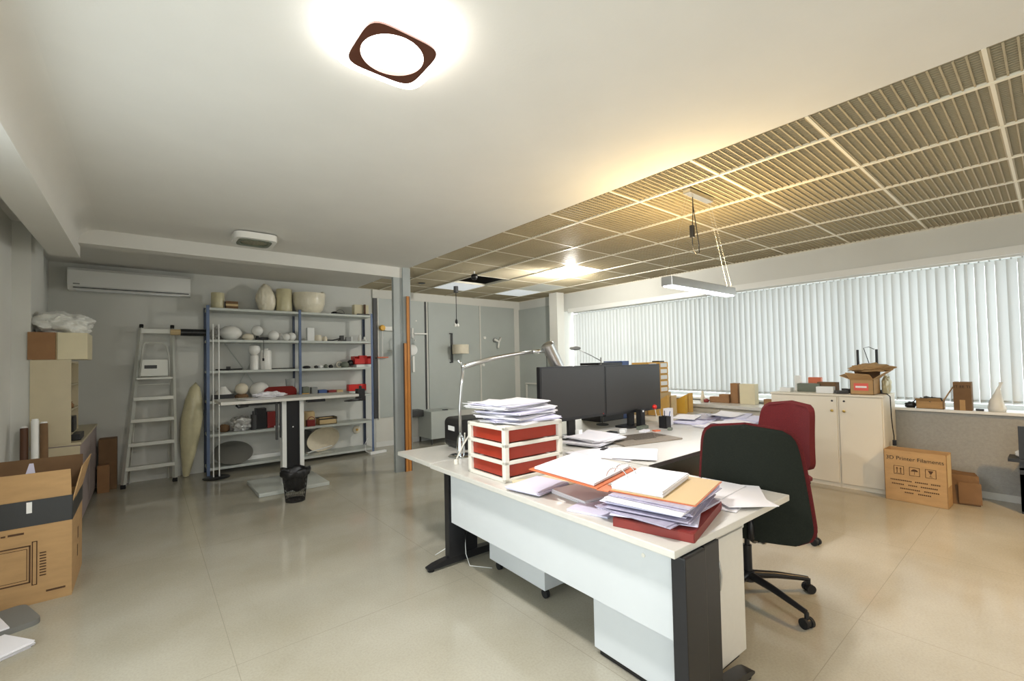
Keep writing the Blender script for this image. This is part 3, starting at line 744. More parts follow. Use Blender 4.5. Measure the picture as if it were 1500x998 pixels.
# desk with monitors
def monitor(x0, x1, y, z0, z1, rz, label):
    cx = (x0+x1)/2; t = thing('monitor', label, 'monitor', (cx, y, DZ), rz); hw = (x1-x0)/2
    a, b_ = z0-DZ, z1-DZ
    MB().box((-hx_, 0, 0), (hx_, 0, 0)) if False else None
    MB().box((-hw, -.002, a), (hw, .045, b_), bev=.006).obj('housing', 'black', t)
    MB().box((-hw+.016, -.0045, a+.03), (hw-.016, -.0022, b_-.016)).obj('screen', 'screen', t)
    MB().box((-.05, .045, .015), (.05, .075, a+.25), bev=.005).obj('stand_neck', 'black', t)
    MB().prism(rounded(.34, .22, .05), .014, Matrix.Translation((0, .06, 0))).obj('stand_base', 'black', t)
    return t
ml = monitor(2.775, 3.695, 2.99, .915, 1.44, 0, 'left black monitor of the pair, behind the red drawer unit'); MB().box((.415, -.0065, .195), (.425, -.0042, .20)).obj('power_light', 'red_tip', ml)
monitor(3.705, 4.70, 2.99, .90, 1.43, math.radians(-1), 'right black monitor of the pair, next to the kraft box drawers')

t = thing('keyboard', 'brown-grey keyboard lying on the white desk before the right monitor', 'keyboard', (3.57, 2.50, DZ), math.radians(-14))
MB().box((-.34, -.20, 0), (.34, .20, .014), bev=.004).obj('board', 'keyboard', t)
kk = MB()
for r in range(5):
    for c in range(16):
        kk.box((-.31+c*.0385, -.03+r*.040, .014), (-.31+c*.0385+.033, -.03+r*.040+.034, .019))
kk.box((-.10, -.075, .014), (.14, -.040, .018)).obj('keys', 'key_grey', t)

def mug(loc, label, m='black', w=.09, h=.125):
    t = thing('pencil_holder', label, 'pencil holder', loc)
    b = MB()
    for a in range(4):
        mm_ = Matrix.Rotation(PI/2*a, 4, 'Z'); b.box((-w/2, -w/2, 0), (w/2, -w/2+.004, h), m=mm_)
    b.box((-w/2, -w/2, 0), (w/2, w/2, .004)).obj('cup', m, t); return t
t = mug((4.36, 2.72, DZ), 'black square pencil holder with pens on the monitor desk')
for i, (x, y, tx, ty, l, m) in enumerate(((.01, .01, .02, .01, .17, 'black'), (-.015, .02, -.03, .01, .18, 'grey'), (.02, -.02, .035, -.01, .165, 'blue_plastic'))):
    q = single(MB().tube([(0, 0, 0), (tx, ty, l)], .0045, 8).tube([(tx, ty, l), (tx*1.04, ty*1.04, l+.01)], [.0045, .001], 8), 'pen', m, ('black pen', 'grey pen', 'blue pen')[i]+' standing in the black square pencil holder', 'pen', (4.36+x, 2.72+y, DZ+.005), smooth=True)
t = thing('red_ball_pin', 'red ball on a white stick standing behind the pencil holder', 'stick', (4.42, 2.84, DZ)); 
MB().tube([(0, 0, 0), (-.03, .02, .21)], .004, 8).obj('stick', 'cream_plastic', t); MB().blob((-.031, .021, .215), .026, .026, .026, 3, 0, flat=False).obj('ball', 'red_tip', t, True)
single(MB().box((-.06, -.03, 0), (.06, .03, .19), bev=.004), 'paper_box', 'paper', 'upright white box behind the black pencil holder', 'box', (4.56, 2.80, DZ), .1)
t = thing('black_speaker', 'small upright black device beside the right monitor stand', 'speaker', (4.22, 2.93, DZ)); MB().box((-.035, -.035, 0), (.035, .035, .20), bev=.006).obj('body', 'black', t); MB().box((-.012, -.037, .17), (.012, -.0355, .19)).obj('badge', 'label_w', t)
# papers left of the keyboard
z = DZ
for k in range(5):
    P(3.12+rnd.uniform(-.04, .04), 2.68+rnd.uniform(-.03, .03), z, .42, .34, .012, .2+rnd.uniform(-.35, .35), nth(k, 5)+' document in the curled pile in front of the left monitor', 'document', 'pile in front of the left monitor', 'paper' if k else 'dark_grey', curl=.02 if k > 2 else .004, jit=.01); z += .0126
for k, (x, y, a) in enumerate(((2.92, 2.22, .2), (2.76+.05, 2.36, -.2), (2.98, 2.12, .55))):
    P(x, y, DZ+.0045*k, .42, .32, .004, a, nth(k, 3)+' flat sheet spread over the joint between the two front desks', 'document', 'flat sheets over the desk joint', 'paper', curl=.002)
single(MB().box((-.05, -.018, 0), (.05, .018, .015), bev=.003), 'stapler', 'black', 'small black stapler on the flat sheets over the desk joint', 'stapler', (2.96, 2.42, DZ+.0005), .3)
# small clutter beneath the monitors
for i, (nm, x, y, sx_, sy_, sz, m, rz, lab, cat) in enumerate((
    ('note_pad', 3.98, 2.72, .13, .07, .02, 'paper', .2, 'white note pad in front of the right monitor', 'note pad'),
    ('note_pad', 4.10, 2.66, .07, .05, .012, 'coral', -.3, 'orange sticky note pad in front of the right monitor', 'note pad'),
    ('glasses_case', 4.12, 2.84, .16, .06, .035, 'green_grey', .1, 'grey-green case under the right monitor', 'case'),
    ('adapter', 4.26, 2.60, .07, .045, .025, 'green_grey', .4, 'small dark green adapter beside the pencil holder', 'adapter'),
    ('hard_drive', 3.60, 2.86, .14, .09, .03, 'black', .1, 'black flat drive between the two monitors', 'drive'),
    ('card_box', 3.42, 2.92, .11, .07, .05, 'kraft', -.2, 'small yellow box under the left monitor', 'box'),
    ('label_roll', 3.16, 2.88, .05, .05, .10, 'label_w', 0, 'narrow white box under the left monitor', 'box'),
    ('adapter', 3.78, 2.84, .12, .06, .04, 'label_w', .5, 'small white adapter between the monitors', 'adapter'))):
    single(MB().box((-sx_/2, -sy_/2, 0), (sx_/2, sy_/2, sz), bev=min(.006, sz/4)), nm, m, lab, cat, (x, y, DZ), rz)
for k in range(2):
    P_ = [(3.3+.4*k, 2.90, DZ+.006), (3.42+.4*k, 2.86, DZ+.012), (3.5+.4*k, 2.93, DZ+.006), (3.62+.4*k, 2.90, DZ+.006)]
# papers on the far desk
for k, (x, y, a, l, th, m) in enumerate(((4.95, 2.72, .2, .5, .02, 'paper_l'), (5.30, 2.76, -.1, .5, .03, 'sleeve'), (5.62, 2.55, .3, .5, .035, 'paper_l'), (4.83, 2.36, -.1, .45, .012, 'paper'), (5.12, 2.30, .15, .45, .02, 'paper_l'), (5.5, 2.25, -.2, .42, .03, 'paper_l'))):
    lab = ('lilac document pile left of the middle on the far desk', 'dark glossy sleeved pile on the far desk', 'thick pile at the right end of the far desk', 'flat sheets at the left front of the far desk', 'document pile at the front of the far desk', 'document pile hidden partly by the red chair')[k]
    P(x, y, DZ, l, .34, th, a, lab, 'document', m=m, curl=.006, jit=.012)
P(5.05, 2.96-.1, DZ+.034, .45, .26, .005, .3, 'white sheet lying across the sleeved pile on the far desk', 'document', m='paper', curl=.008)
P(5.52, 2.60, DZ+.038, .48, .3, .006, .1, 'white sheet arched over the thick pile on the far desk', 'document', m='paper', curl=.02)
P(5.05, 2.33, DZ+.022, .40, .26, .004, -.3, 'white sheet on the document pile at the front of the far desk', 'document', m='paper', curl=.004)

# kraft folders + small-parts drawers on the opposite desk
for k, (x, y, rz, hh, m, lab) in enumerate(((5.28, 3.22, .25, .27, 'kraft', 'kraft magazine file left under the box drawers'), (5.46, 3.20, -.35, .26, 'card_light', 'tan magazine file in the middle under the box drawers'), (5.66, 3.18, .15, .25, 'kraft_y', 'yellow magazine file beside the tan one'), (5.86, 3.20, -.2, .265, 'kraft', 'kraft magazine file at the right end of the row'))):
    b = MB(); poly = [(0, 0), (.26, 0), (.26, hh), (.14, hh*.72), (0, hh*.62)]
    b.prism(poly, .085, Matrix(((0, 0, 1, -.04), (-1, 0, 0, .13), (0, 1, 0, 0), (0, 0, 0, 1))))
    single(b, 'magazine_file', m, lab, 'magazine file', (x, y+.16, .7405), rz)
t = thing('drawer_tower', 'tower of small kraft cardboard drawers with white label fronts beside the right monitor', 'drawer tower', (5.10, 3.52, .7405))
MB().box((0, 0, 0), (.72, .26, .27), bev=.003).obj('base_box', 'card_light', t)
cbm = MB()
for x in (.155, .42): cbm.box((x, .01, .2705), (x+.245, .25, .70))
cbm.obj('carcass', 'kraft', t)
for x in (.155, .42):
    for k in range(5):
        z0 = .275+.085*k
        dd = MB().box((x+.008, -.004, z0+.006), (x+.237, .0095, z0+.082), bev=.002).obj('drawer', 'kraft', t)
        MB().box((x+.045, -.0065, z0+.016), (x+.205, -.0045, z0+.070)).obj('drawer_label', 'label_w', dd)
MB().box((.50, .03, .70), (.62, .15, .718)).obj('top_lid', 'black', t)

# computer case and thin lamp beyond the monitors
t = thing('computer_case', 'black computer case with a blue end standing behind the monitors', 'computer', (4.52, 3.50, .7405))
MB().box((-.30, 0, 0), (.16, .30, .715), bev=.004).obj('body', 'black', t); MB().box((.1605, 0, 0), (.30, .30, .73), bev=.004).obj('blue_end', 'blue_plastic', t)
t = thing('desk_lamp', 'small thin desk lamp with grey head rising behind the monitors', 'desk lamp', (4.08, 3.35, .7405))
MB().lathe([(0, 0), (.07, 0), (.07, .012), (0, .018)], n=30).obj('base', 'dark_grey', t, True, 40)
MB().tube([(0, 0, .015), (.0, 0, .78)], .006, 8).obj('stem', 'satin', t, True)
MB().tube([(.0, 0, .74), (-.16, 0, .80), (-.36, 0, .865)], .005, 8).obj('arm', 'satin', t, True)
MB().blob((-.43, 0, .885), .085, .03, .022, 3, 0, flat=False).obj('head', 'grey', t, True)

# ---------------------------------------------------------------- steel shelving along the back wall
SY0, SY1 = 7.40, 7.79
LV = [.115, .575, 1.03, 1.45, 1.885, 2.33]
def shelving(x0, x1, label, rightpost, lv=LV):
    t = thing('steel_shelving', label, 'shelving', ((x0+x1)/2, SY0, 0)); hx = (x1-x0)/2; d = SY1-SY0
    for z in lv:
        MB().box((-hx+.005, .004, z-.035), (hx-.005, d-.004, z), bev=.003).obj('shelf', 'shelf', t)
    def post(x, y, m):
        b = MB().box((x-.018, y-.002, 0), (x+.018, y+.003, 2.36)).box((x-.018 if x < 0 else x+.014, y, 0), (x-.014 if x < 0 else x+.018, y+(.032 if y < .1 else -.032), 2.36))
        b.obj('post', m, t)
    for x in ((-hx+.012, hx-.012) if rightpost else (-hx+.012,)):
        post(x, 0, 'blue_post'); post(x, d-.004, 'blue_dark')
    return t, hx
t, hx = shelving(.655, 1.835, 'left bay of the blue-post steel shelving, holding white globe shades', False)
for a, b_ in (((-.35, 1.87), (.15, 1.06)), ((.15, 1.87), (-.25, 1.06))):
    MB().tube([(a[0], .383, a[1]), (b_[0], .383, b_[1])], .008, 6).obj('cross_brace', 'shelf', t)
t, hx = shelving(1.836, 3.0, 'right bay of the blue-post steel shelving, nearest the steel post', True, [z-(.03 if z < 1.2 else 0) for z in LV])

def I(mb, name, m, label, cat, x, z, y=7.58, rz=0, smooth=False, group=None, auto=40):
    return single(mb, name, m, label, cat, (x, y, z+.0008), rz, group, smooth, auto)
def globe(r, sq=1.0):
    return MB().lathe([(0, 0), (.35*r, .012*r), (.42*r, .06*r)]+[(r*math.cos(a), sq*r*(1+math.sin(a))) for a in [(-58+148*k/14)*PI/180 for k in range(15)]][1:-1]+[(0, 2*r*sq)], n=32)
G = 'opal globe shades on the second shelf'
I(MB().lathe([(0, 0), (.075, 0), (.082, .01), (.082, .225), (.078, .23), (.070, .23), (.070, .012), (0, .012)]), 'storage_jar', 'wrap_y', 'pale yellow jar at the left end of the top shelf', 'jar', .80, LV[5], smooth=True)
t = thing('small_carton', 'small brown carton beside the pale jar on the top shelf', 'box', (.965, 7.56, LV[5]+.001)); MB().box((-.075, -.06, 0), (.075, .06, .115), bev=.003).obj('body', 'card_dark', t); MB().box((-.076, -.0615, .045), (.076, -.060, .075)).obj('label_strip', 'card_light', t)
I(MB().blob((0, 0, 0), .135, .12, .225, 5, .16, 1.1, 2), 'wrapped_shade', 'wrap', 'tall lamp shade in crumpled clear wrap on the top shelf', 'wrapped shade', 1.41, LV[5], smooth=True)  # the wrapped pieces here are lamp shades only, not whole lamps
I(MB().lathe([(0, 0), (.105, 0), (.112, .02), (.112, .345), (.104, .355), (0, .355)]), 'wrapped_shade', 'wrap_y', 'upright cylinder shade in yellowed wrap on the top shelf', 'wrapped shade', 1.665, LV[5], smooth=True)
I(MB().lathe([(0, 0), (.15, .0), (.20, .05), (.235, .15), (.24, .27), (.235, .315), (.10, .325), (0, .33)], n=40).blob((.20, 0, .27), .05, .05, .05, 3, .3, 3, 4), 'wrapped_shade', 'wrap', 'wide bowl shade in cream wrap above the middle post', 'wrapped shade', 2.03, LV[5], smooth=True)
I(MB().tube([(-.16, 0, .012), (-.05, .02, .03), (.05, -.01, .012), (.17, 0, .012)], .012, 8).blob((-.12, 0, .0), .05, .04, .03, 3, .3).tube(arc((-.03, 0, .02), .07, 0, PI, 12), .003, 6), 'cable_bundle', 'black', 'black cable bundle lying on the right top shelf', 'cables', 2.55, LV[5], smooth=True)
t = thing('cream_box', 'cream box with a wooden peg at the right end of the top shelf', 'box', (2.87, 7.58, LV[5]+.001)); MB().box((-.13, -.06, 0), (.115, .06, .185), bev=.003).obj('body', 'card_cream', t); MB().box((.02, -.10, -.0), (.05, -.075, .19), bev=.003).obj('peg', 'wood_dark', t)
I(MB().box((-.10, -.03, 0), (.10, .03, .02)), 'black_bar', 'black', 'flat black bar in front of the cream box on the top shelf', 'bar', 2.86, LV[5], 7.44)
# second shelf
I(MB().blob((0, 0, 0), .085, .07, .12, 4, .4, 3, 5, pinch=.6), 'clear_bag', 'foil', 'shiny clear bag behind the biggest globe shade', 'bag', .80, LV[4], 7.725, smooth=True)
I(MB().lathe([(0, 0), (.05, .0), (.10, .03), (.14, .08), (.145, .11), (.12, .165), (.07, .20), (0, .212)], n=40), 'globe_shade', 'opal', 'biggest flattened opal shade at the left end of the second shelf', 'lamp shade', .955, LV[4], smooth=True, group=G)
I(MB().lathe([(0, 0), (.05, 0), (.078, .035), (.07, .08), (.03, .10), (0, .10)], n=32), 'globe_shade', 'opal_cream', 'small cream flattened shade right of the biggest opal shade', 'lamp shade', 1.175, LV[4], smooth=True, group=G)
t = thing('table_lamp', 'black lamp base carrying a white globe on the second shelf', 'lamp', (1.33, 7.60, LV[4]+.001)); MB().box((-.05, -.04, 0), (.11, .04, .05), bev=.01).cyl((-.03, 0, .04), .02, .05).obj('base', 'black', t); b = globe(.078).obj('globe', 'opal', t, True); b.location = (-.03, 0, .07)
MB().tube([(0, -.06, .03), (.01, -.225, .0), (.012, -.235, -.12), (.005, -.235, -.22), (.006, -.235, -.28)], .004, 6).lathe([(0, -.02), (.012, -.02), (.014, .02), (0, .02)], c=(.006, -.235, -.29), n=12).obj('hanging_cord', 'black', t, True)
I(globe(.078), 'globe_shade', 'opal', 'round opal shade right of the black lamp base', 'lamp shade', 1.51, LV[4], 7.55, smooth=True, group=G)
I(globe(.064), 'globe_shade', 'opal', 'opal shade standing behind, third from the middle post', 'lamp shade', 1.61, LV[4], 7.66, smooth=True, group=G)
I(globe(.056), 'globe_shade', 'opal', 'smallest round opal shade in front, second from the middle post', 'lamp shade', 1.675, LV[4], 7.50, smooth=True, group=G)
I(globe(.068), 'globe_shade', 'opal', 'round opal shade next to the middle post of the shelving', 'lamp shade', 1.775, LV[4], 7.62, smooth=True, group=G)
I(MB().box((-.052, -.04, 0), (.052, .04, .212), bev=.003), 'white_box', 'label_w', 'upright white box on the second shelf right of the middle post', 'box', 2.045, LV[4])
I(MB().lathe([(0, 0), (.05, 0), (.055, .06), (.045, .10), (0, .105)]), 'mini_lamp', 'opal_cream', 'small cream shade beside the upright white box', 'lamp shade', 2.165, LV[4], smooth=True)
I(MB().lathe([(0, 0), (.035, 0), (.04, .05), (.02, .08), (0, .08)]), 'mini_lamp', 'opal_cream', 'tiny cream shade second right of the upright white box', 'lamp shade', 2.27, LV[4], smooth=True)
I(MB().tube([(-.14, 0, .015), (0, .02, .02), (.12, 0, .05)], .010, 8), 'black_lamp_arm', 'black', 'thin black lamp arm lying on the right second shelf', 'lamp arm', 2.40, LV[4], smooth=True)
I(MB().box((-.03, -.03, 0), (.03, .03, .10), bev=.004).box((-.05, -.04, 0), (.05, .04, .03), bev=.004), 'grey_fitting', 'dark_grey', 'dark grey fitting on the right second shelf', 'fitting', 2.54, LV[4])
I(MB().box((-.05, -.03, 0), (.03, .03, .075), bev=.004), 'grey_fitting', 'grey', 'grey block fitting with white end on the right second shelf', 'fitting', 2.655, LV[4])
I(MB().box((-.012, -.03, 0), (.012, .03, .085), bev=.002), 'white_plate', 'label_w', 'thin white plate against the grey block fitting', 'plate', 2.702, LV[4])
I(MB().lathe([(0, 0), (.045, 0), (.04, .03), (.018, .05), (.015, .085), (0, .09)]), 'lamp_holder', 'opal', 'white lamp holder at the right end of the second shelf', 'lamp holder', 2.93, LV[4], smooth=True)
I(MB().lathe([(0, 0), (.03, 0), (.028, .07), (.012, .12), (0, .12)]), 'lamp_holder', 'opal', 'taller white lamp holder left of the last one on the second shelf', 'lamp holder', 2.85, LV[4], smooth=True)
# third shelf
I(MB().blob((0, 0, 0), .08, .06, .012, 3, .2).tube([(-.15, 0, .012), (.18, 0, .014)], .010, 8).box((-.02, -.02, .02), (.03, .02, .055)), 'black_rod', 'black', 'flat black rod and clamp on the left third shelf', 'rod', .92, LV[3], smooth=True)
I(MB().lathe([(0, 0), (.055, 0), (.055, .20), (.045, .215), (0, .216)], n=32).lathe([(0, .217), (.03, .217), (.075, .26), (.082, .31), (.065, .355), (.03, .372), (0, .374)], n=32), 'mushroom_lamp', 'opal', 'opal mushroom-shaped lamp with round head on the third shelf', 'lamp', 1.255, LV[3], smooth=True)
I(MB().lathe([(0, 0), (.073, 0), (.076, .008), (.076, .27), (.066, .29), (.035, .298), (.03, .315), (0, .315)], n=32), 'cylinder_shade', 'opal', 'opal cylinder shade next to the mushroom-shaped lamp', 'lamp shade', 1.41, LV[3], smooth=True)
I(MB().tube([(-.16, 0, .01), (.16, 0, .01)], .008, 6), 'black_rod', 'black', 'thin black rod right of the opal cylinder shade', 'rod', 1.65, LV[3], smooth=True)
for i, (nm, m, lab, cat, x, mb) in enumerate((
    ('shoe_shaped_fitting', 'black', 'flat black oval fitting at the left of the right third shelf', 'fitting', 1.985, MB().blob((0, 0, 0), .06, .04, .025, 3, .1)),
    ('spot_fitting', 'dark_grey', 'small dark spot fitting next to the black oval fitting', 'fitting', 2.13, MB().blob((0, 0, 0), .03, .03, .025, 3, .2)),
    ('spot_fitting', 'label_w', 'small white spot fitting on the right third shelf', 'fitting', 2.20, MB().blob((0, 0, 0), .035, .03, .028, 3, .2)),
    ('spot_fitting', 'green_grey', 'olive spot fitting on the right third shelf', 'fitting', 2.28, MB().blob((0, 0, 0), .03, .03, .034, 3, .2)),
    ('spot_fitting', 'black', 'black spot fitting left of the tilted grey dish', 'fitting', 2.36, MB().blob((0, 0, 0), .035, .03, .03, 3, .2)),
    ('cream_ring', 'opal_cream', 'upright cream ring before the tilted grey dish', 'ring', 2.50, MB().tube(arc((0, 0, .05), .045, 0, 2*PI-.01, 20), .007, 8)),
    ('grey_dish', 'green_grey', 'tilted grey-green dish on the right third shelf', 'dish', 2.585, MB().blob((0, 0, 0), .075, .06, .055, 3, .1)),
    ('black_globe', 'black', 'black round lamp head beside the tilted dish', 'lamp head', 2.685, MB().blob((0, 0, .03), .055, .05, .055, 3, .08)))):
    I(mb, nm, m, lab, cat, x, LV[3], smooth=True)
I(MB().box((-.13, -.08, 0), (.13, .08, .045), bev=.003), 'white_carton', 'label_w', 'flat white box under the bright red box', 'box', 2.885, LV[3])
I(MB().box((-.145, -.08, 0), (.145, .08, .008)).box((-.145, -.08, 0), (-.137, .08, .14)).box((.137, -.08, 0), (.145, .08, .14)).box((-.145, -.08, 0), (.145, -.072, .10)).box((-.145, .072, 0), (.145, .08, .14)).box((-.05, -.06, .0), (.08, .0, .15)), 'red_crate', 'red_plastic', 'bright red open crate on the white box, right third shelf', 'crate', 2.865, LV[3]+.046)
# fourth shelf
L4 = LV[2]
I(MB().box((-.13, -.08, 0), (.13, .08, .08), bev=.01), 'black_box', 'black', 'black box under the white pleated shade, left fourth shelf', 'box', .86, L4)
I(MB().lathe([(.115, 0), (.09, .03), (.055, .075), (.035, .11), (0, .112)], n=14).lathe([(0, .0), (.115, 0)], n=14), 'pleated_shade', 'opal', 'white pleated cone shade on the black box', 'lamp shade', .86, L4+.081)
I(MB().blob((0, 0, 0), .085, .07, .045, 3, .2), 'wicker_ring', 'card_dark', 'brown base under the grey sphere shade, fourth shelf', 'base', 1.09, L4, smooth=True)
I(globe(.085), 'globe_shade', 'opal_cream', 'cream-grey sphere shade on the brown base, fourth shelf', 'lamp shade', 1.09, L4+.06, smooth=True)
I(globe(.13, .92), 'globe_shade', 'opal', 'large opal sphere shade behind the red shell chair, fourth shelf', 'lamp shade', 1.32, L4, smooth=True)
I(MB().lathe([(0, 0), (.045, 0), (.06, .10), (.07, .27), (.066, .27), (.055, .10), (.04, .01), (0, .01)], n=28), 'glass_vase', 'clear', 'clear glass vase beside the middle post, fourth shelf', 'vase', 1.745, L4, smooth=True)
L4 = LV[2]-.03
for (nm, m, lab, cat, x, a, h, z0, w_) in (
    ('yellow_box', 'kraft', 'low yellow box at the left of the right fourth shelf', 'box', 1.955, 0, .06, 0, .11),
    ('grey_tin', 'green_grey', 'grey-green tin on the low yellow box', 'tin', 1.96, 0, .10, .061, .10),
    ('grey_tin', 'grey', 'grey tin next to the grey-green tin, fourth shelf', 'tin', 2.09, 0, .15, 0, .09),
    ('blue_box', 'blue_plastic', 'blue flat box on the right fourth shelf', 'box', 2.21, .1, .10, 0, .13),
    ('dark_red_pouch', 'dred_plastic', 'dark red pouch right of the blue flat box', 'pouch', 2.36, .1, .09, 0, .13),
    ('tan_pouch', 'card_light', 'tan pouch on the right fourth shelf', 'pouch', 2.49, -.1, .085, 0, .10),
    ('red_toolbox', 'red_plastic', 'bright red flat tool box at the right of the fourth shelf', 'tool box', 2.78, 0, .11, .05, .30)):
    I(MB().box((-w_/2, -.06, 0), (w_/2, .06, h), bev=.008), nm, m, lab, cat, x, L4+z0, rz=a)
I(MB().box((-.15, -.07, 0), (.15, .07, .049), bev=.005), 'white_carton', 'shelf', 'flat pale box under the red tool box', 'box', 2.78, L4)
# fifth shelf
L5 = LV[1]
I(MB().blob((0, 0, 0), .15, .12, .115, 5, .35, 2.5, 3), 'foil_parcel', 'foil', 'crumpled silver foil parcel under the standing desk top, left fifth shelf', 'parcel', 1.09, L5, smooth=True)
I(MB().blob((0, 0, 0), .07, .06, .06, 3, .3, 2.5, 8), 'brown_parcel', 'card_dark', 'small brown crumpled parcel left of the silver foil parcel', 'parcel', .87, L5, smooth=True)
I(MB().box((-.07, -.07, 0), (.07, .07, .30), bev=.006), 'dark_box', 'black', 'tall black box right of the silver foil parcel', 'box', 1.33, L5)
I(MB().box((-.06, -.07, 0), (.06, .07, .24), bev=.006), 'dark_box', 'dred_plastic', 'dark red box beside the tall black box, fifth shelf', 'box', 1.47, L5)
I(MB().cyl((0, 0, 0), .04, .22).cyl((0, 0, .22), .02, .05), 'dark_bottle', 'dark_grey', 'dark grey bottle in front of the dark boxes, fifth shelf', 'bottle', 1.23, L5, 7.50, smooth=True)
L5 = LV[1]-.03
I(MB().lathe([(0, 0), (.10, 0), (.10, .19), (.085, .22), (0, .225)]), 'orange_case', 'card_light', 'orange-tan round case right of the standing desk column', 'case', 2.0, L5, smooth=True)
I(MB().box((-.06, -.05, 0), (.06, .05, .10), bev=.008).tube(arc((0, -.055, .10), .05, 0, PI, 12), .006, 6), 'dark_red_padlock', 'dred_plastic', 'dark red padlock-shaped bag before the orange-tan case', 'bag', 2.0, L5, 7.45)
t = thing('open_tray', 'orange-tan open tray box with dark rim on the right fifth shelf', 'tray', (2.27, 7.55, L5+.001))
MB().box((-.14, -.09, 0), (.14, .09, .01)).box((-.14, -.09, 0), (.14, -.08, .08)).box((-.14, .08, 0), (.14, .09, .10)).box((-.14, -.09, 0), (-.13, .09, .10)).box((.13, -.09, 0), (.14, .09, .10)).obj('tray_body', 'card_light', t)
MB().box((-.145, -.095, .08), (.145, -.08, .095)).box((-.145, .08, .10), (.145, .095, .112)).box((-.145, -.08, .10), (-.13, .08, .112)).box((.13, -.08, .10), (.145, .08, .112)).obj('rim', 'black', t)
I(MB().box((-.16, -.10, 0), (.16, .10, .025), bev=.004), 'flat_box', 'label_w', 'flat white box near the standing desk column, left fifth shelf', 'box', 1.66, LV[1])
# bottom shelf
mrot = Matrix.Rotation(math.radians(62), 4, 'X') @ Matrix.Identity(4)
I(MB().lathe([(0, .035), (.08, .03), (.25, .0), (.25, .006), (.08, .037), (0, .042)], n=48, m=Matrix.Translation((0, 0, .15)) @ Matrix.Rotation(math.radians(32), 4, 'X')), 'disc_shade', 'lid', 'large grey metal disc shade leaning on the left bottom shelf', 'lamp shade', .98, LV[0], smooth=True)
I(MB().box((-.32, -.05, 0), (.30, .05, .06), bev=.01), 'white_tube_box', 'label_w', 'long white box behind the grey disc shade, bottom shelf', 'box', 1.42, LV[0]+.0, 7.68)
L6 = LV[0]-.03
I(MB().lathe([(.0, .16), (.10, .15), (.20, .09), (.25, 0), (.245, 0), (.195, .085), (.10, .142), (0, .15)], n=40, m=Matrix.Translation((0, 0, .215)) @ Matrix.Rotation(math.radians(-58), 4, 'X')), 'dome_shade', 'opal_cream', 'big cream dome shade lying on its side on the right bottom shelf', 'lamp shade', 2.22, L6, 7.54, smooth=True)
I(MB().lathe([(0, 0), (.18, 0), (.18, .006), (0, .006)], n=30, m=Matrix.Translation((0, 0, .185)) @ Matrix.Rotation(math.radians(80), 4, 'X')), 'round_plate', 'carpetgrey', 'dark grey round plate leaning left of the cream dome shade', 'plate', 2.0, L6, 7.75, smooth=True)
I(MB().lathe([(.10, 0), (.108, .004), (.10, .008), (.10, 0)], n=40), 'wire_hoop', 'shelf', 'thin wire hoop lying before the cream dome shade', 'hoop', 2.28, L6, 7.50, smooth=True)
I(MB().blob((0, 0, 0), .05, .04, .03, 3, .3), 'metal_fitting', 'chrome', 'shiny metal fitting by the standing desk column on the bottom shelf', 'fitting', 1.93, L6, 7.48, smooth=True)
I(MB().tube([(-.25, 0, .012), (.25, 0, .10)], .009, 8), 'white_rod', 'label_w', 'white rod slanting across the right bottom shelf', 'rod', 2.10, L6, 7.53, smooth=True)
# socket on wall, power strip
t = thing('wall_socket', 'round cream wall socket behind the right bottom shelf', 'socket', (2.85, YB, .36)); MB().lathe([(0, 0), (.065, 0), (.065, .02), (.05, .03), (0, .03)], n=28, m=Matrix.Rotation(PI/2, 4, 'X')).obj('plate', 'opal_cream', t, True, 40); MB().lathe([(0, .031), (.022, .031), (.022, .036), (0, .036)], n=16, m=Matrix.Rotation(PI/2, 4, 'X')).obj('socket_hole', 'kraft', t, True, 40)
t = thing('power_strip', 'white power strip on the floor at the foot of the right shelving post', 'power strip', (3.02, 7.28, 0), .15)
MB().box((-.15, -.03, 0), (.15, .03, .04), bev=.006).obj('strip', 'label_w', t); MB().tube([(-.14, 0, .02), (-.19, .06, .06), (-.16, .13, .17), (-.08, .17, .25)], .004, 6).obj('lead', 'label_w', t, True)

# ---------------------------------------------------------------- step ladder
t = thing('step_ladder', 'white aluminium step ladder with black caps below the air conditioner', 'ladder', (.03, 7.45, 0))
Hh = 2.06
def rx(s, z): k = z/Hh; return (-.245+.175*k) if s < 0 else (.275-.02*k)
def ry(z): return .02+.20*z/Hh
for s_ in (-1, 1):
    b = MB().tube([(rx(s_, .03), ry(.03), .03), (rx(s_, Hh), ry(Hh), Hh)], .028, 4); b.obj('front_rail', 'ladder', t)
    MB().box((rx(s_, 0)-.026, ry(0)-.03, 0), (rx(s_, 0)+.026, ry(0)+.03, .05), bev=.004).obj('foot', 'rubber', t)
    MB().box((rx(s_, Hh)-.022, ry(Hh)-.03, Hh-.02), (rx(s_, Hh)+.022, ry(Hh)+.03, Hh+.03), bev=.01).obj('end_cap', 'rubber', t)
    MB().tube([(rx(s_, 0)*.78, .30, .0), (rx(s_, 1.55)*.95, ry(1.55)+.03, 1.55)], .013, 6).obj('rear_rail', 'ladder', t)
for z in (.235, .53, .83, 1.11):
    MB().box((rx(-1, z), ry(z)-.045, z-.022), (rx(1, z), ry(z)+.06, z+.022), bev=.003).obj('step', 'ladder', t)
MB().box((rx(-1, 1.35)+.01, ry(1.35)-.10, 1.36), (rx(1, 1.35)-.01, ry(1.35)+.10, 1.385), bev=.003).obj('platform', 'ladder', t)
pb = MB().box((rx(-1, 1.5)+.03, ry(1.5)-.02, 1.40), (rx(1, 1.5)-.03, ry(1.5), 1.62), bev=.003).obj('back_plate', 'ladder', t)
MB().box((-.04, ry(1.5)-.0225, 1.50), (.09, ry(1.5)-.0205, 1.545)).obj('sticker', 'dark_grey', pb)
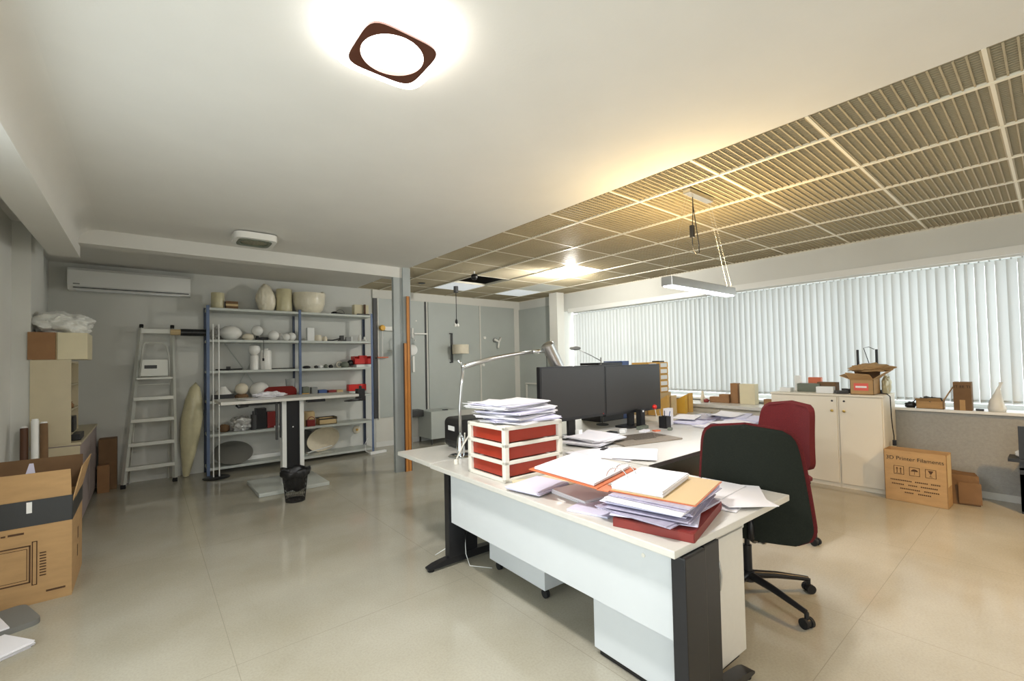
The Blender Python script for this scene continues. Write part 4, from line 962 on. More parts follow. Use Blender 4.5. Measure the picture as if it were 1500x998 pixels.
MB().box((rx(-1, 2.02), ry(2.02)-.02, 1.97), (rx(1, 2.02), ry(2.02)+.0, 2.03), bev=.003).obj('top_bar', 'ladder', t)
MB().tube([(rx(-1, 1.4)+.03, ry(1.4)-.05, 1.36)]+[(rx(-1, 1.85)+.035+.02*k, ry(1.85)-.06, 1.80+.045*math.sin(k*PI/2)) for k in (0, .5, 1)]+[(.13, ry(1.85)-.06, 1.845), (.19, ry(1.85)-.06, 1.80), (.215, ry(1.7)-.06, 1.66), (.22, ry(1.4)-.05, 1.36)], .011, 8).obj('guard_hoop', 'ladder', t, True)
MB().tube([(rx(-1, 1.3)+.03, ry(1.3)-.08, 1.36), (rx(-1, 1.3)+.035, ry(1.3)-.08, 1.29), (.22, ry(1.3)-.08, 1.29), (.23, ry(1.3)-.08, 1.36)], .007, 8).obj('lower_hoop', 'ladder', t, True)

# wrapped tall thing leaning in the corner
single(MB().lathe([(0, 0), (.035, .01), (.06, .15), (.11, .5), (.125, .8), (.10, 1.05), (.06, 1.22), (0, 1.30)], n=18, m=Matrix.Translation((0, 0, 0)) @ Matrix.Rotation(math.radians(5), 4, 'Y')), 'wrapped_roll', 'wrap_y', 'tall wrapped roll in yellowed plastic leaning between the ladder and the shelving', 'wrapped roll', (.43, 7.63, .004), smooth=True)
# black tube held on shelf post
t = thing('cardboard_tube', 'short black tube with a pale end sticking out left of the shelving', 'tube', (.62, 7.55, 1.985)); MB().tube([(-.25, 0, 0), (.05, 0, 0)], .048, 20).obj('tube', 'black', t, True, 40); MB().tube([(-.36, 0, 0), (-.25, 0, 0)], .04, 20).obj('pale_end', 'card_light', t, True, 40)
# twin rod floor lamp
t = thing('floor_lamp', 'thin floor lamp with two white rods on a black disc foot before the shelving', 'floor lamp', (.745, 7.27, 0))
MB().lathe([(0, 0), (.155, 0), (.16, .008), (.15, .016), (0, .018)], n=40).obj('foot', 'black', t, True, 40)
for x in (-.033, .033): MB().tube([(x, 0, .018), (x, 0, 2.09)], .008, 10).obj('rod', 'label_w', t, True, 40)

# ---------------------------------------------------------------- standing desk with clamp arm, shell chair, bin
t = thing('standing_desk', 'small standing desk with a black and white column on a pale steel base', 'standing desk', (1.42, 5.95, 0))
MB().box((-.42, -.14, 0), (.36, .64, .045), bev=.008).obj('base_plate', 'shelf', t)
cl = MB().box((-.075, .10, .045), (.075, .19, 1.07)).obj('column', 'black_metal', t)
for a, b_ in ((-.125, -.076), (.076, .125)): MB().box((a, .085, .045), (b_, .20, 1.065), bev=.003).obj('column_side', 'white_paint', cl)
MB().lathe([(0, 0), (.008, 0), (.008, .004), (0, .006)], n=16, m=Matrix.Translation((0, .099, .74)) @ Matrix.Rotation(PI/2, 4, 'X')).obj('bolt', 'label_w', cl)
MB().box((-.77, -.04, 1.072), (.78, .62, 1.105), bev=.003).obj('tabletop', 'desk_top', t)
MB().box((.15, .0, 1.035), (.36, .10, 1.0715), bev=.003).obj('control_box', 'black', t)
MB().box((-.53, .30, 1.02), (-.10, .50, 1.0715), bev=.003).obj('cable_tray', 'dark_grey', t)
MB().tube([(-.62, .0, 1.06), (-.60, -.02, 1.035), (-.50, 0, 1.045)], .012, 8).obj('hand_crank', 'black', t, True)
MB().box((-.14, .12, .62), (-.126, .16, 1.05)).obj('motor_box', 'dark_grey', t)
MB().box((-.19, .10, .60), (-.165, .14, 1.06), bev=.002).obj('side_rail', 'dark_grey', t)
t = thing('clamp_arm', 'black monitor clamp arm gripping the right end of the standing desk', 'clamp', (2.215, 5.98, 1.07))
MB().box((-.02, -.06, -.06), (.075, .06, .10), bev=.01).box((-.02, -.04, .036), (-.002, .04, .05)).obj('clamp_body', 'black', t)
MB().tube([(.0, -.09, -.035), (-.16, -.10, -.042), (-.22, -.10, -.045)], [.018, .016, .006], 10).obj('arm', 'black', t, True)
MB().cyl((.03, 0, .10), .018, .04).obj('knob', 'black', t, True, 40)
# papers on standing desk
single(paper_mb(.32, .22, .006, 77, .01, .01), 'document', 'paper', 'curled paper lying on the standing desk before the red shell', 'document', (1.02, 6.15, 1.1055), .3)
t = thing('red_shell_shade', 'dark red rounded shell leaning on the fourth shelf behind the standing desk', 'shell', (1.575, 7.47, 1.031))
MB().slab(lambda u, v: Vector(((u-.5)*.46*(1-.30*max(0, (v-.35)/.65)**3), .10*(abs(u-.5)*2)**2*0-.06*v, .16*v)), lambda u, v: Vector(((u-.5)*.46*(1-.30*max(0, (v-.35)/.65)**3), .05*(1-(abs(u-.5)*2)**2)+.008-.06*v, .16*v)), 20, 8).obj('shell', 'dred_plastic', t, True, 50)
MB().box((-.20, .0, 0), (.20, .04, .012)).obj('foot_strip', 'black', t)
single(MB().blob((0, 0, 0), .16, .07, .035, 4, .6, 3, 12), 'crumpled_paper', 'paper', 'crumpled white paper on the standing desk in front of the red shell', 'paper', (1.22, 6.40, 1.1055), smooth=True)
# wire basket
t = thing('waste_bin', 'black mesh waste bin with a dark liner before the standing desk', 'waste bin', (1.29, 5.42, 0))
b = MB(); n = 40
def br(z): return .098+.035*z/.33
for k in range(n):
    for sgn in (-1, 1):
        b.tube([(br(.33*j/6)*math.cos(2*PI*k/n+sgn*j*.09), br(.33*j/6)*math.sin(2*PI*k/n+sgn*j*.09), .01+.32*j/6) for j in range(7)], .0014, 3, caps=False)
b.lathe([(0, .0), (.10, .0), (.102, .02), (.098, .02), (.098, .006), (0, .006)], n=32).lathe([(br(.33), .32), (br(.33)+.006, .325), (br(.33)+.006, .34), (br(.33), .34)], n=32)
b.obj('mesh_body', 'mesh_bin', t)
b = MB(); nn = 48
R_rows = []
for j, (rr, z) in enumerate(((.098, .13), (.110, .22), (.126, .33), (.150, .355), (.156, .335), (.148, .29), (.132, .27))):
    row = []
    for k in range(nn):
        a = 2*PI*k/nn; wv = 1+.045*math.sin(a*7+j)+.03*math.sin(a*13+2*j)
        row.append(b.bm.verts.new((rr*wv*math.cos(a), rr*wv*math.sin(a), z+.012*math.sin(a*5+j*.7))))
    R_rows.append(row)
for A, B in zip(R_rows[:-1], R_rows[1:]):
    for k in range(nn): b.bm.faces.new((A[k], A[(k+1) % nn], B[(k+1) % nn], B[k]))
b.bm.faces.new(R_rows[0]); b.obj('bin_liner', 'black', t, True)

# ---------------------------------------------------------------- back wall lamps
def wallthing(name, label, cat, x, z, y=YB-.021): return thing(name, label, cat, (x, y, z))
MX = Matrix.Rotation(PI/2, 4, 'X')
t = wallthing('wall_lamp', 'wall lamp with ribbed cream drum shade on a dark vertical bar, middle grey panel', 'wall lamp', 4.80, 1.79)
MB().box((-.018, -.03, -.30), (.018, -.012, .30)).box((-.05, -.03, .285), (.018, 0, .30)).box((-.05, -.03, -.30), (.018, 0, -.285)).obj('bar', 'dark_grey', t)
MB().lathe([(.165, -.09), (.165, .09), (.158, .09), (.158, -.09), (.165, -.09)], c=(.09, -.20, -.03), n=36).lathe([(0, -.08), (.157, -.08)], c=(.09, -.20, -.03), n=36).obj('drum_shade', 'opal_cream', t, True, 40)
MB().tube([(0, -.03, -.03), (.06, -.16, -.03)], .01, 8).obj('bracket', 'dark_grey', t)
t = wallthing('wall_lamp', 'white fork-shaped wall light on the right grey panel', 'wall lamp', 5.96, 1.92)
MB().tube([(-.10, -.05, .06), (0, -.08, 0), (.08, -.05, .10)], .025, 10).tube([(0, -.08, 0), (-.02, -.08, -.13)], .022, 10).obj('fork_body', 'opal', t, True)
MB().cyl((-.07, -.012, 0), .0, .0).lathe([(0, 0), (.05, 0), (.05, .02), (0, .02)], n=20, m=Matrix.Translation((-.06, 0, .04)) @ MX).obj('wall_plate', 'grey', t, True, 40)
for (x, z, lab) in ((5.63, 2.01, 'small white round sensor upper left on the right grey panel'), (5.585, 1.43, 'small white round knob below the white sensor, right grey panel'), (3.95+.04, 1.935, 'tiny white hook on the left grey panel right of the steel post')):
    s_ = .035 if z > 1.4 and x > 5 else .012
    single(MB().lathe([(0, 0), (s_, 0), (s_*.9, .02), (0, .03)], n=20, m=MX), 'wall_button', 'opal', lab, 'button', (x, YB-.0205, z), smooth=True)
t = wallthing('wall_lamp', 'white swing-arm wall light projecting right behind the steel post', 'wall lamp', 3.93, 2.07)
MB().box((-.02, -.03, -.10), (.02, 0, .10), bev=.006).obj('wall_plate', 'opal', t); MB().box((.02, -.05, -.025), (.30, -.02, .005), bev=.005).obj('arm', 'opal', t)
t = wallthing('wall_lamp', 'white round disc wall light with a hanging bar behind the steel post', 'wall lamp', 3.92, 1.75)
MB().lathe([(0, 0), (.11, 0), (.10, .04), (0, .05)], n=36, m=MX).obj('disc', 'opal', t, True, 40); MB().box((-.005, -.04, -.42), (.04, -.01, -.12), bev=.004).obj('hanging_bar', 'opal', t)
t = wallthing('wall_lamp', 'white bar wall light with a yellow cap on the left grey panel', 'wall lamp', 3.42, 2.15)
MB().box((-.06, -.07, -.05), (.19, -.01, .03), bev=.01).obj('white_bar', 'opal', t)
MB().lathe([(0, 0), (.05, 0), (.055, .03), (.045, .06), (0, .06)], n=20, m=Matrix.Translation((-.10, -.02, .0)) @ MX).obj('yellow_cap', 'yellow', t, True, 40)
MB().tube([(-.10, -.05, -.05), (-.10, -.05, -.52)], .006, 6).obj('drop_rod', 'opal', t); MB().box((-.20, -.07, -.545), (.0, -.03, -.525), bev=.003).obj('coral_foot', 'coral', t)
t = wallthing('wall_lamp', 'small white hat-shaped light on a grey stem, left grey panel', 'wall lamp', 3.56, 1.82)
MB().lathe([(.13, -.10), (.05, -.07), (.035, -.03), (0, -.03)], c=(-.02, -.14, 0), n=28).lathe([(0, -.095), (.13, -.10)], c=(-.02, -.14, 0), n=28).obj('hat_shade', 'opal', t, True); MB().tube([(-.02, -.14, -.03), (-.02, -.14, .14), (-.02, 0, .14)], .008, 8).obj('stem', 'grey', t, True)
single(MB().lathe([(0, 0), (.07, 0), (.06, .03), (0, .04)], n=24, m=MX), 'wall_lamp', 'opal', 'half-hidden white round light low behind the left edge of the steel post', 'wall lamp', (3.66, YB-.0205, 1.66), smooth=True)
single(MB().box((-.012, -.006, -.012), (.012, 0, .012)), 'wall_button', 'opal', 'tiny white square switch high on the left grey panel', 'button', (4.02, YB-.0205, 2.31))
# grey ledge box below panels, free-standing
t = thing('metal_box_bench', 'grey metal box stand at the foot of the back wall behind the black case', 'stand', (4.33, 7.33, 0))
MB().box((-.30, -.06, .10), (.32, .44, .60), bev=.004).obj('body', 'panel_grey', t)
for x in (-.28, .29):
    for y in (-.04, .41): MB().box((x-.012, y-.012, 0), (x+.012, y+.012, .10)).obj('leg', 'dark_grey', t)
MB().box((.0, .0, .60), (.10, .06, .615), bev=.004).obj('top_handle', 'black', t)
t = thing('grey_shelf_board', 'dark grey wall board at the foot of the grey panels, beside the steel post', 'shelf board', (3.98, YB-.13, .56)); MB().box((-.26, -.12, -.06), (.05, .12, .06), bev=.003).obj('board', 'dark_grey', t)

# ---------------------------------------------------------------- left side storage and cartons
t = thing('tall_cabinet', 'beige laminate open cabinet against the left wall behind the big open carton', 'cabinet', (-.70, 5.62, 0))
MB().box((-.10, .22, .8225), (.165, .24, 1.60)).obj('side_panel', 'beige_lam', t)
MB().box((-.10, 1.45, .8225), (.11, 1.47, 1.60)).obj('side_panel', 'beige_lam', t)
MB().box((-.10, .241, .8225), (-.085, 1.449, 1.60)).obj('back_panel', 'beige_lam', t)
for z in (.83, 1.08, 1.34, 1.575): MB().box((-.084, .241, z), (.11, 1.449, z+.018)).obj('shelf', 'beige_lam', t)
MB().box((-.084, .82, .85), (.105, .835, 1.574)).obj('divider', 'beige_lam', t)
t = thing('low_cabinet', 'mauve-grey low cabinet running to the back wall beneath the open beige shelves', 'cabinet', (-.58, 5.86, 0))
MB().box((-.218, -.012, 0), (.106, -.001, .79)).obj('side_panel', 'beige_lam', t)
MB().box((-.20, .0, .02), (.095, 1.80, .80)).obj('body', 'pink_grey', t); MB().box((-.215, -.012, .80), (.115, 1.82, .822)).obj('top_board', 'beige_lam', t)
MB().box((.096, .02, .06), (.108, .88, .79), bev=.002).obj('door', 'pink_grey', t); MB().box((.096, .90, .06), (.108, 1.78, .79), bev=.002).obj('door', 'pink_grey', t)
for (nm, m, lab, cat, x, y, z, sx_, sy_, sz) in (
    ('dark_bag', 'black', 'dark pouch on the low cabinet edge under the beige shelves', 'pouch', -.515, 6.15, .8235, .07, .30, .06),
    ('storage_box', 'black', 'black box on the lowest open shelf of the beige cabinet', 'box', -.66, 6.7, .8495, .16, .24, .16),
    ('storage_box', 'card_light', 'tan box on the middle open shelf of the beige cabinet', 'box', -.67, 6.2, 1.0995, .15, .30, .14),
    ('storage_box', 'card_dark', 'brown box on the upper open shelf of the beige cabinet', 'box', -.67, 6.12, 1.3595, .15, .40, .17)):
    single(MB().box((-sx_/2, -sy_/2, 0), (sx_/2, sy_/2, sz), bev=.008), nm, m, lab, cat, (x, y, z))
single(MB().blob((0, 0, 0), .07, .12, .04, 3, .4), 'cloth', 'card_orange', 'crumpled brown cloth on the middle open shelf of the beige cabinet', 'cloth', (-.66, 6.65, 1.099), smooth=True)
t = thing('cream_carton', 'cream carton on top of the beige cabinet under the plastic bag', 'box', (-.61, 5.84, 1.602))
MB().box((-.025, -.0, 0), (.185, .50, .25), bev=.003).obj('body', 'card_cream', t); MB().box((-.027, -.0, .0), (-.018, .3, .25)).obj('edge_flap', 'card_light', t)
single(MB().box((-.09, 0, 0), (.085, .42, .25), bev=.003), 'brown_carton', 'card_orange', 'orange-brown carton left of the cream one on the beige cabinet', 'box', (-.726, 5.83, 1.602))
single(MB().blob((0, 0, 0), .20, .22, .12, 5, .3, 2.2, 6), 'plastic_bag', 'wrap_w', 'crumpled white plastic bag on top of the two cartons by the left wall', 'bag', (-.62, 6.06, 1.853), smooth=True)
# rolled tubes
for i, (x, m, lab) in enumerate(((-.735, 'label_w', 'white mailing tube leaning left of the brown tube behind the open carton'), (-.68, 'card_dark', 'brown mailing tube leaning against the beige cabinet side'), (-.80, 'wood_dark', 'dark mailing tube leaning behind the white tube'))):
    t = thing('mailing_tube', lab, 'tube', (x, 5.50, 0)); MB().tube([(0.02, 0, 0), (-.018, .24, 1.06-.03*i)], .026, 16).obj('tube', m, t, True, 40); MB().tube([(-.018, .24, 1.06-.03*i), (-.0186, .243, 1.075-.03*i)], .022, 16).obj('end_cap', 'label_w', t, True, 40)
# boxes on the floor by the back wall
single(MB().box((0, 0, 0), (.17, .22, .63), bev=.003), 'brown_carton', 'card_dark', 'tall dark brown carton on the floor between the low cabinet and the ladder', 'box', (-.448, 7.55, 0))
single(MB().box((0, 0, 0), (.11, .14, .33), bev=.003), 'brown_carton', 'card_orange', 'small reddish-brown carton in front of the tall dark brown carton', 'box', (-.45, 7.40, 0))
# big open carton
t = thing('open_carton', 'big open cardboard carton with black tape band at the left edge', 'carton', (-.90, 4.23, 0), 0)
W, D, H = .52, .62, .60
bx = MB()
bx.box((-.005, 0, 0), (W, .006, H)).box((-.005, D-.006, 0), (W, D, H)).box((W-.006, .006, 0), (W, D-.006, H)).box((-.005, .006, 0), (.001, D-.006, H)).box((.001, .006, 0), (W-.006, D-.006, .006))
bx.obj('body', 'card', t)
def flap(pts, nm='flap', m='card', th=.006):
    b = MB(); v = [Vector(p) for p in pts]; nrm = (v[1]-v[0]).cross(v[3]-v[0]).normalized()*th
    A = [b.bm.verts.new(p) for p in v]; B = [b.bm.verts.new(p-nrm) for p in v]
    b.bm.faces.new(A); b.bm.faces.new(B[::-1])
    for i in range(4): b.bm.faces.new((A[i], B[i], B[(i+1) % 4], A[(i+1) % 4]))
    return b.obj(nm, m, t)
flap([(-.005, 0, H), (W, 0, H), (W-.01, .02, H+.235), (-.005, .02, H+.235)])
flap([(-.005, D, H), (W, D, H), (W, D+.05, H+.24), (-.005, D+.05, H+.24)], m='card_dark')
flap([(W, 0.01, H), (W, D, H), (W+.05, D+.03, H+.235), (W+.045, .08, H+.235)])
bd = MB().box((-.005, -.0025, .50), (W+.002, -.0003, .665)).box((W+.0003, -.0025, .50), (W+.003, D, .665))
bd.obj('tape_band', 'tape_dark', t)
MB().box((.31, -.0045, .585), (.335, -.0028, .655)).obj('tape_label', 'label_w', t)
pr = MB()
def frame(b, x0, x1, z0, z1, w_, y=-.0016, d=.0012):
    b.box((x0, y, z0), (x1, y+d, z0+w_)).box((x0, y, z1-w_), (x1, y+d, z1)).box((x0, y, z0), (x0+w_, y+d, z1)).box((x1-w_, y, z0), (x1, y+d, z1))
frame(pr, .10, .33, .14, .38, .008); frame(pr, .11, .315, .16, .36, .003); frame(pr, .335, .36, .12, .40, .005)
for k in range(9): pr.box((.37, -.0016, .17+.018*k), (.40, -.0004, .178+.018*k))
pr.box((.20, -.0016, .455), (.22, -.0004, .465)).box((.23, -.0016, .455), (.30, -.0004, .468)).box((.40, -.0016, .06), (.49, -.0004, .072))
pr.obj('printed_marks', 'ink', t); pr = MB()
pr.box((W+.0003, .32, .28), (W+.0015, .36, .36)).box((W+.0003, .30, .16), (W+.0015, .33, .24))
pr.obj('printed_marks', 'ink', t)
flap([(.22, .25, .60), (.34, .25, .60), (.30, .30, .86), (.28, .30, .86)], 'paper_inside', 'paper_l', .002)
# grey flat sleeves on the floor
t = thing('grey_folder', 'grey padded sleeve lying on the floor before the open carton', 'sleeve', (-.70, 3.98, 0), math.radians(20))
MB().prism(rounded(.36, .34, .05), .03).obj('sleeve', 'carpetgrey', t, True, 40); MB().box((-.17, -.16, .031), (.05, .10, .040), bev=.003).obj('white_sheet', 'paper', t)
single(paper_mb(.30, .24, .03, 55, .0, .008), 'document', 'paper', 'white booklet under the lower edge of the grey sleeve on the floor', 'document', (-.66, 3.60, 0), math.radians(35))

# ---------------------------------------------------------------- cream cabinets by the windows
def cabinet(y0, y1, z1, x0, x1, label, knob_side, name='cupboard'):
    t = thing(name, label, 'cabinet', ((x0+x1)/2, y0, 0)); hx = (x1-x0)/2
    MB().box((-hx+.018, .0, .0), (hx, y1-y0, z1-.02)).obj('body', 'cab_white', t)
    MB().box((-hx-.004, -.004, z1-.02), (hx, y1-y0, z1), bev=.002).obj('top_board', 'cab_white', t)
    d = MB().box((-hx-.0, .012, .05), (-hx+.0175, y1-y0-.012, z1-.03), bev=.002).obj('door', 'cab_white', t)
    ky = (y1-y0-.055) if knob_side > 0 else .055
    MB().lathe([(0, 0), (.007, 0), (.007, .012), (.015, .018), (.013, .028), (0, .031)], n=18, m=Matrix.Translation((-hx, ky, z1-.185)) @ Matrix.Rotation(-PI/2, 4, 'Y')).obj('knob', 'brass', d, True, 40)
    MB().lathe([(0, 0), (.011, 0), (.011, .003), (0, .004)], n=16, m=Matrix.Translation((-hx, ky, z1-.075)) @ Matrix.Rotation(-PI/2, 4, 'Y')).obj('lock', 'dark_grey', d, True, 40)
    return t
cabinet(1.185, 1.583, 1.046, 6.05, 6.60, 'right cream cupboard with brass knob next to the cardboard box with printed text', 1)
cabinet(1.586, 2.285, 1.046, 6.05, 6.60, 'left cream cupboard with brass knob partly behind the red chair', -1)
t = thing('low_cupboard', 'low white cupboard run under the window left of the cream cupboards', 'cabinet', (6.30, 2.29, 0))
MB().box((-.20, .01, .0), (.30, 2.60, .79)).obj('body', 'cab_white', t); MB().box((-.27, .0, .80), (.285, 2.62, .84), bev=.003).obj('top_board', 'desk_top', t)
for k in range(4):
    d = MB().box((-.218, .02+.645*k, .04), (-.2005, .655+.645*k, .775), bev=.002).obj('door', 'cab_white' if k < 2 else 'dark_grey', t)
    MB().lathe([(0, 0), (.006, 0), (.013, .016), (.012, .026), (0, .028)], n=16, m=Matrix.Translation((-.218, .12+.645*k, .72)) @ Matrix.Rotation(-PI/2, 4, 'Y')).obj('knob', 'brass', d, True, 40)
LZ = .8408
single(MB().box((-.06, -.10, 0), (.06, .10, .275), bev=.003), 'cream_box', 'card_cream', 'tall cream box on the low cupboard before the blinds', 'box', (6.42, 2.70, LZ))
t = thing('brown_box', 'tall narrow brown box standing left of the tall cream box', 'box', (6.44, 2.89, LZ)); MB().box((-.05, -.05, 0), (.05, .05, .28), bev=.003).obj('body', 'card_orange', t)
for i, (y, h, lab) in enumerate(((3.02, .12, 'middle step of the three brown boxes on the low cupboard'), (3.16, .08, 'lowest brown box at the left of the low cupboard group'))):
    single(MB().box((-.06, -.07, 0), (.06, .07, h), bev=.003), 'brown_box', 'card_orange', lab, 'box', (6.42, y, LZ))
t = thing('figurine', 'small pale figurine with a dark red foot on the low cupboard', 'figurine', (6.30, 3.30, LZ)); MB().lathe([(0, 0), (.03, 0), (.028, .08), (.015, .12), (.02, .15), (0, .17)], n=16).obj('body', 'opal_cream', t, True); MB().blob((.0, -.05, 0), .03, .04, .03, 3, .2).obj('foot', 'dred_plastic', t, True)
single(MB().box((-.05, -.05, 0), (.05, .05, .10), bev=.003), 'brown_box', 'card_orange', 'little brown box squeezed beside the left cream cupboard', 'box', (6.2, 2.36, LZ))
# clutter on the cream cupboards
CZ = 1.0468
t = thing('open_parcel', 'open cardboard parcel with a red label and raised flaps on the right cream cupboard', 'parcel', (6.13, 1.275, CZ))
W, D, H = .28, .21, .17
MB().box((0, 0, 0), (W, .004, H)).box((0, D-.004, 0), (W, D, H)).box((0, 0, 0), (.004, D, H)).box((W-.004, 0, 0), (W, D, H)).box((0, 0, 0), (W, D, .004)).obj('body', 'card', t)
flap([(0, 0, H), (0, D, H), (-.05, D+.03, H+.075), (-.06, .02, H+.055)]); flap([(0, D, H), (W, D, H), (W, D+.09, H+.06), (.02, D+.10, H+.04)])
flap([(W, 0, H), (W, D, H), (W-.06, D+.02, H+.12), (W-.08, -.03, H+.13)], m='card_dark'); flap([(0, 0, H), (W, 0, H), (W+.02, -.12, H+.10), (.02, -.11, H+.08)])
MB().box((-.002, .045, .045), (-.0003, .175, .125)).obj('red_label', 'label_r', t); lb = MB().box((-.0035, .06, .075), (-.0022, .16, .095)).obj('label_print', 'label_w', t)
t = thing('crumpled_paper', 'crumpled brown packing paper lying across the open parcel', 'packing paper', (6.35, 1.34, CZ+.248)); MB().blob((0, 0, 0), .12, .17, .05, 4, .5, 3, 3).obj('paper', 'card', t, True)
t = thing('router', 'black router with two upright antennas behind the open parcel', 'router', (6.50, 1.40, CZ))
MB().box((-.05, -.13, 0), (.04, .13, .035), bev=.006).obj('body', 'black', t)
for y in (-.085, .085): MB().tube([(0, y, .035), (0, y*1.02, .18), (0, y*1.04, .50)], [.006, .014, .013], 8).obj('antenna', 'blue_dark' if 0 else 'black', t, True, 40)
MB().tube([(0, -.07, .50), (0, -.02, .53), (0, .03, .52), (0, .0, .40), (0, -.04, .25), (0, -.03, .04)], .004, 6).obj('cable_loop', 'black', t, True)
t = thing('power_cable', 'black cable running from the cupboard top down behind the text-printed box', 'cable', (6.22, 1.165, 0))
MB().tube([(.10, .10, 1.056), (.02, .02, 1.056), (-.0, -.01, 1.03), (.0, -.014, .80), (.03, -.014, .70), (.045, -.02, .60), (.04, -.02, .55)], .005, 8).obj('cord', 'black', t, True); MB().box((.022, -.04, .50), (.055, -.008, .56), bev=.004).obj('plug', 'black', t)
t = thing('clear_bag', 'yellow-tinted clear bag slumped right of the open parcel', 'bag', (6.47, 1.228, CZ)); MB().blob((0, 0, 0), .09, .036, .11, 4, .35, 3, 7).obj('bag', 'wrap_y', t, True)
for i, (nm, x, y, sx_, sy_, sz, m, rz, lab, cat) in enumerate((
    ('white_tray', 6.20, 1.74, .12, .17, .075, 'label_w', .1, 'small white open box left of the parcel on the cream cupboards', 'box'),
    ('green_box', 6.36, 1.95, .14, .24, .10, 'green_grey', .05, 'flat grey-green box on the left cream cupboard', 'box'),
    ('pale_box', 6.22, 2.16, .12, .12, .05, 'label_w', 0, 'low white box at the left end of the cream cupboards', 'box'),
    ('lid_board', 6.37, 1.76, .10, .20, .12, 'card_dark', -.1, 'brown lid board behind the small white open box', 'board'),
    ('rose_box', 6.50, 1.93, .06, .14, .17, 'coral', 0, 'rose-coloured upright box before the blinds', 'box'),
    ('white_box', 6.50, 2.12, .05, .07, .19, 'label_w', 0, 'upright white box before the blinds at the far end', 'box'),
    ('black_gadget', 6.18, 1.58, .07, .12, .035, 'dark_grey', .5, 'dark gadget lying between the white box and the parcel', 'gadget'),
    ('adapter', 6.34, 1.56, .06, .10, .05, 'black', -.4, 'black adapter behind the dark gadget', 'adapter'))):
    single(MB().box((-sx_/2, -sy_/2, 0), (sx_/2, sy_/2, sz), bev=min(.005, sz/4)), nm, m, lab, cat, (x, y, CZ), rz)
# text-printed carton on the floor
t = thing('text_carton', 'brown cardboard box printed 3D Printer Filaments standing before the parapet', 'carton', (5.905, .70, 0), math.radians(-2))
W, D, H = .22, .47, .51
MB().box((0, 0, 0), (W, .004, H)).box((0, D-.004, 0), (W, D, H)).box((0, 0, 0), (.004, D, H)).box((W-.004, 0, 0), (W, D, H)).box((0, 0, 0), (W, D, .004)).obj('body', 'card', t)
MB().box((.03, -.002, .2), (W-.03, -.0003, .50)).obj('side_strip', 'card_light', t)
def text_mesh(s, size, parent, m, mtx, name='printed_text'):
    cu = bpy.data.curves.new(name, 'FONT'); cu.body = s; cu.size = size; cu.extrude = .0004; cu.align_x = 'CENTER'
    tmp = bpy.data.objects.new(name, cu); C.objects.link(tmp)
    me = bpy.data.meshes.new_from_object(tmp.evaluated_get(bpy.context.evaluated_depsgraph_get()))
    bpy.data.objects.remove(tmp); bpy.data.curves.remove(cu)
    me.transform(mtx); me.materials.clear(); me.materials.append(M[m])
    o = bpy.data.objects.new(name, me); C.objects.link(o); o.parent = parent; return o
# text reads from +Y (left) to -Y (right) on the -X face
TM = lambda y, z: Matrix(((0, 0, -1, -.0008), (-1, 0, 0, y), (0, 1, 0, z), (0, 0, 0, 1)))
text_mesh('3D Printer Filaments', .052, t, 'ink_black', TM(.235, .415))
ic = MB()
for k, y in enumerate((.355, .235, .115)):
    frm = ((y-.04, y+.04), (.27, .355))
    ic.box((-.0014, y-.04, .27), (-.0003, y+.04, .274)).box((-.0014, y-.04, .351), (-.0003, y+.04, .355)).box((-.0014, y-.04, .27), (-.0003, y-.036, .355)).box((-.0014, y+.036, .27), (-.0003, y+.04, .355))
# arrows up
for dy in (-.014, .014): ic.box((-.0014, .355+dy-.003, .285), (-.0003, .355+dy+.003, .325)).prism([(-.010, 0), (.010, 0), (0, .016)], .001, Matrix(((0, 0, 1, -.0014), (1, 0, 0, .355+dy), (0, 1, 0, .325), (0, 0, 0, 1))))
ic.box((-.0014, .33, .279), (-.0003, .38, .282))
# umbrella
ic.prism([(.026*math.cos(a*PI/10), .022*math.sin(a*PI/10)) for a in range(11)], .001, Matrix(((0, 0, 1, -.0014), (1, 0, 0, .235), (0, 1, 0, .315), (0, 0, 0, 1)))).box((-.0014, .2335, .285), (-.0003, .2365, .316))
# glass
ic.prism([(-.020, .03), (.020, .03), (.006, 0), (-.006, 0)], .001, Matrix(((0, 0, 1, -.0014), (1, 0, 0, .115), (0, 1, 0, .312), (0, 0, 0, 1)))).box((-.0014, .1135, .287), (-.0003, .1165, .313)).box((-.0014, .103, .284), (-.0003, .127, .288))
ic.obj('handling_symbols', 'ink', t)
pr = MB()
for k, (z, segs) in enumerate(((.205, ((.05, .12), (.14, .24), (.26, .43))), (.165, ((.07, .2), (.22, .30), (.32, .42))), (.125, ((.06, .18), (.2, .36))), (.09, ((.12, .22), (.25, .33))))):
    for a, b_ in segs:
        yy = a
        while yy < b_-.012: pr.box((-.0012, yy, z), (-.0003, yy+.010, z+.012)); yy += .014
pr.obj('small_print', 'ink', t)
t = thing('crushed_carton', 'small crushed carton leaning between the printed box and the parapet', 'carton', (6.30, .66, 0), math.radians(12))
b = MB(); b.box((-.11, -.13, 0), (.12, .10, .27)); bm = b.bm
bmesh.ops.subdivide_edges(bm, edges=bm.edges[:], cuts=5, use_grid_fill=True)
for v in bm.verts:
    k = v.co.z/.27; v.co.x += .06*k + .012*noise.noise(v.co*14)*k; v.co.y += .012*noise.noise(v.co*11+Vector((3, 1, 2)))*k; v.co.z += .015*noise.noise(v.co*9)*k
b.obj('body', 'card_dark', t)
flp = MB().box((-.13, -.14, .0), (-.12, .02, .20), m=Matrix.Rotation(math.radians(8), 4, 'Y')).obj('flap', 'card_dark', t)

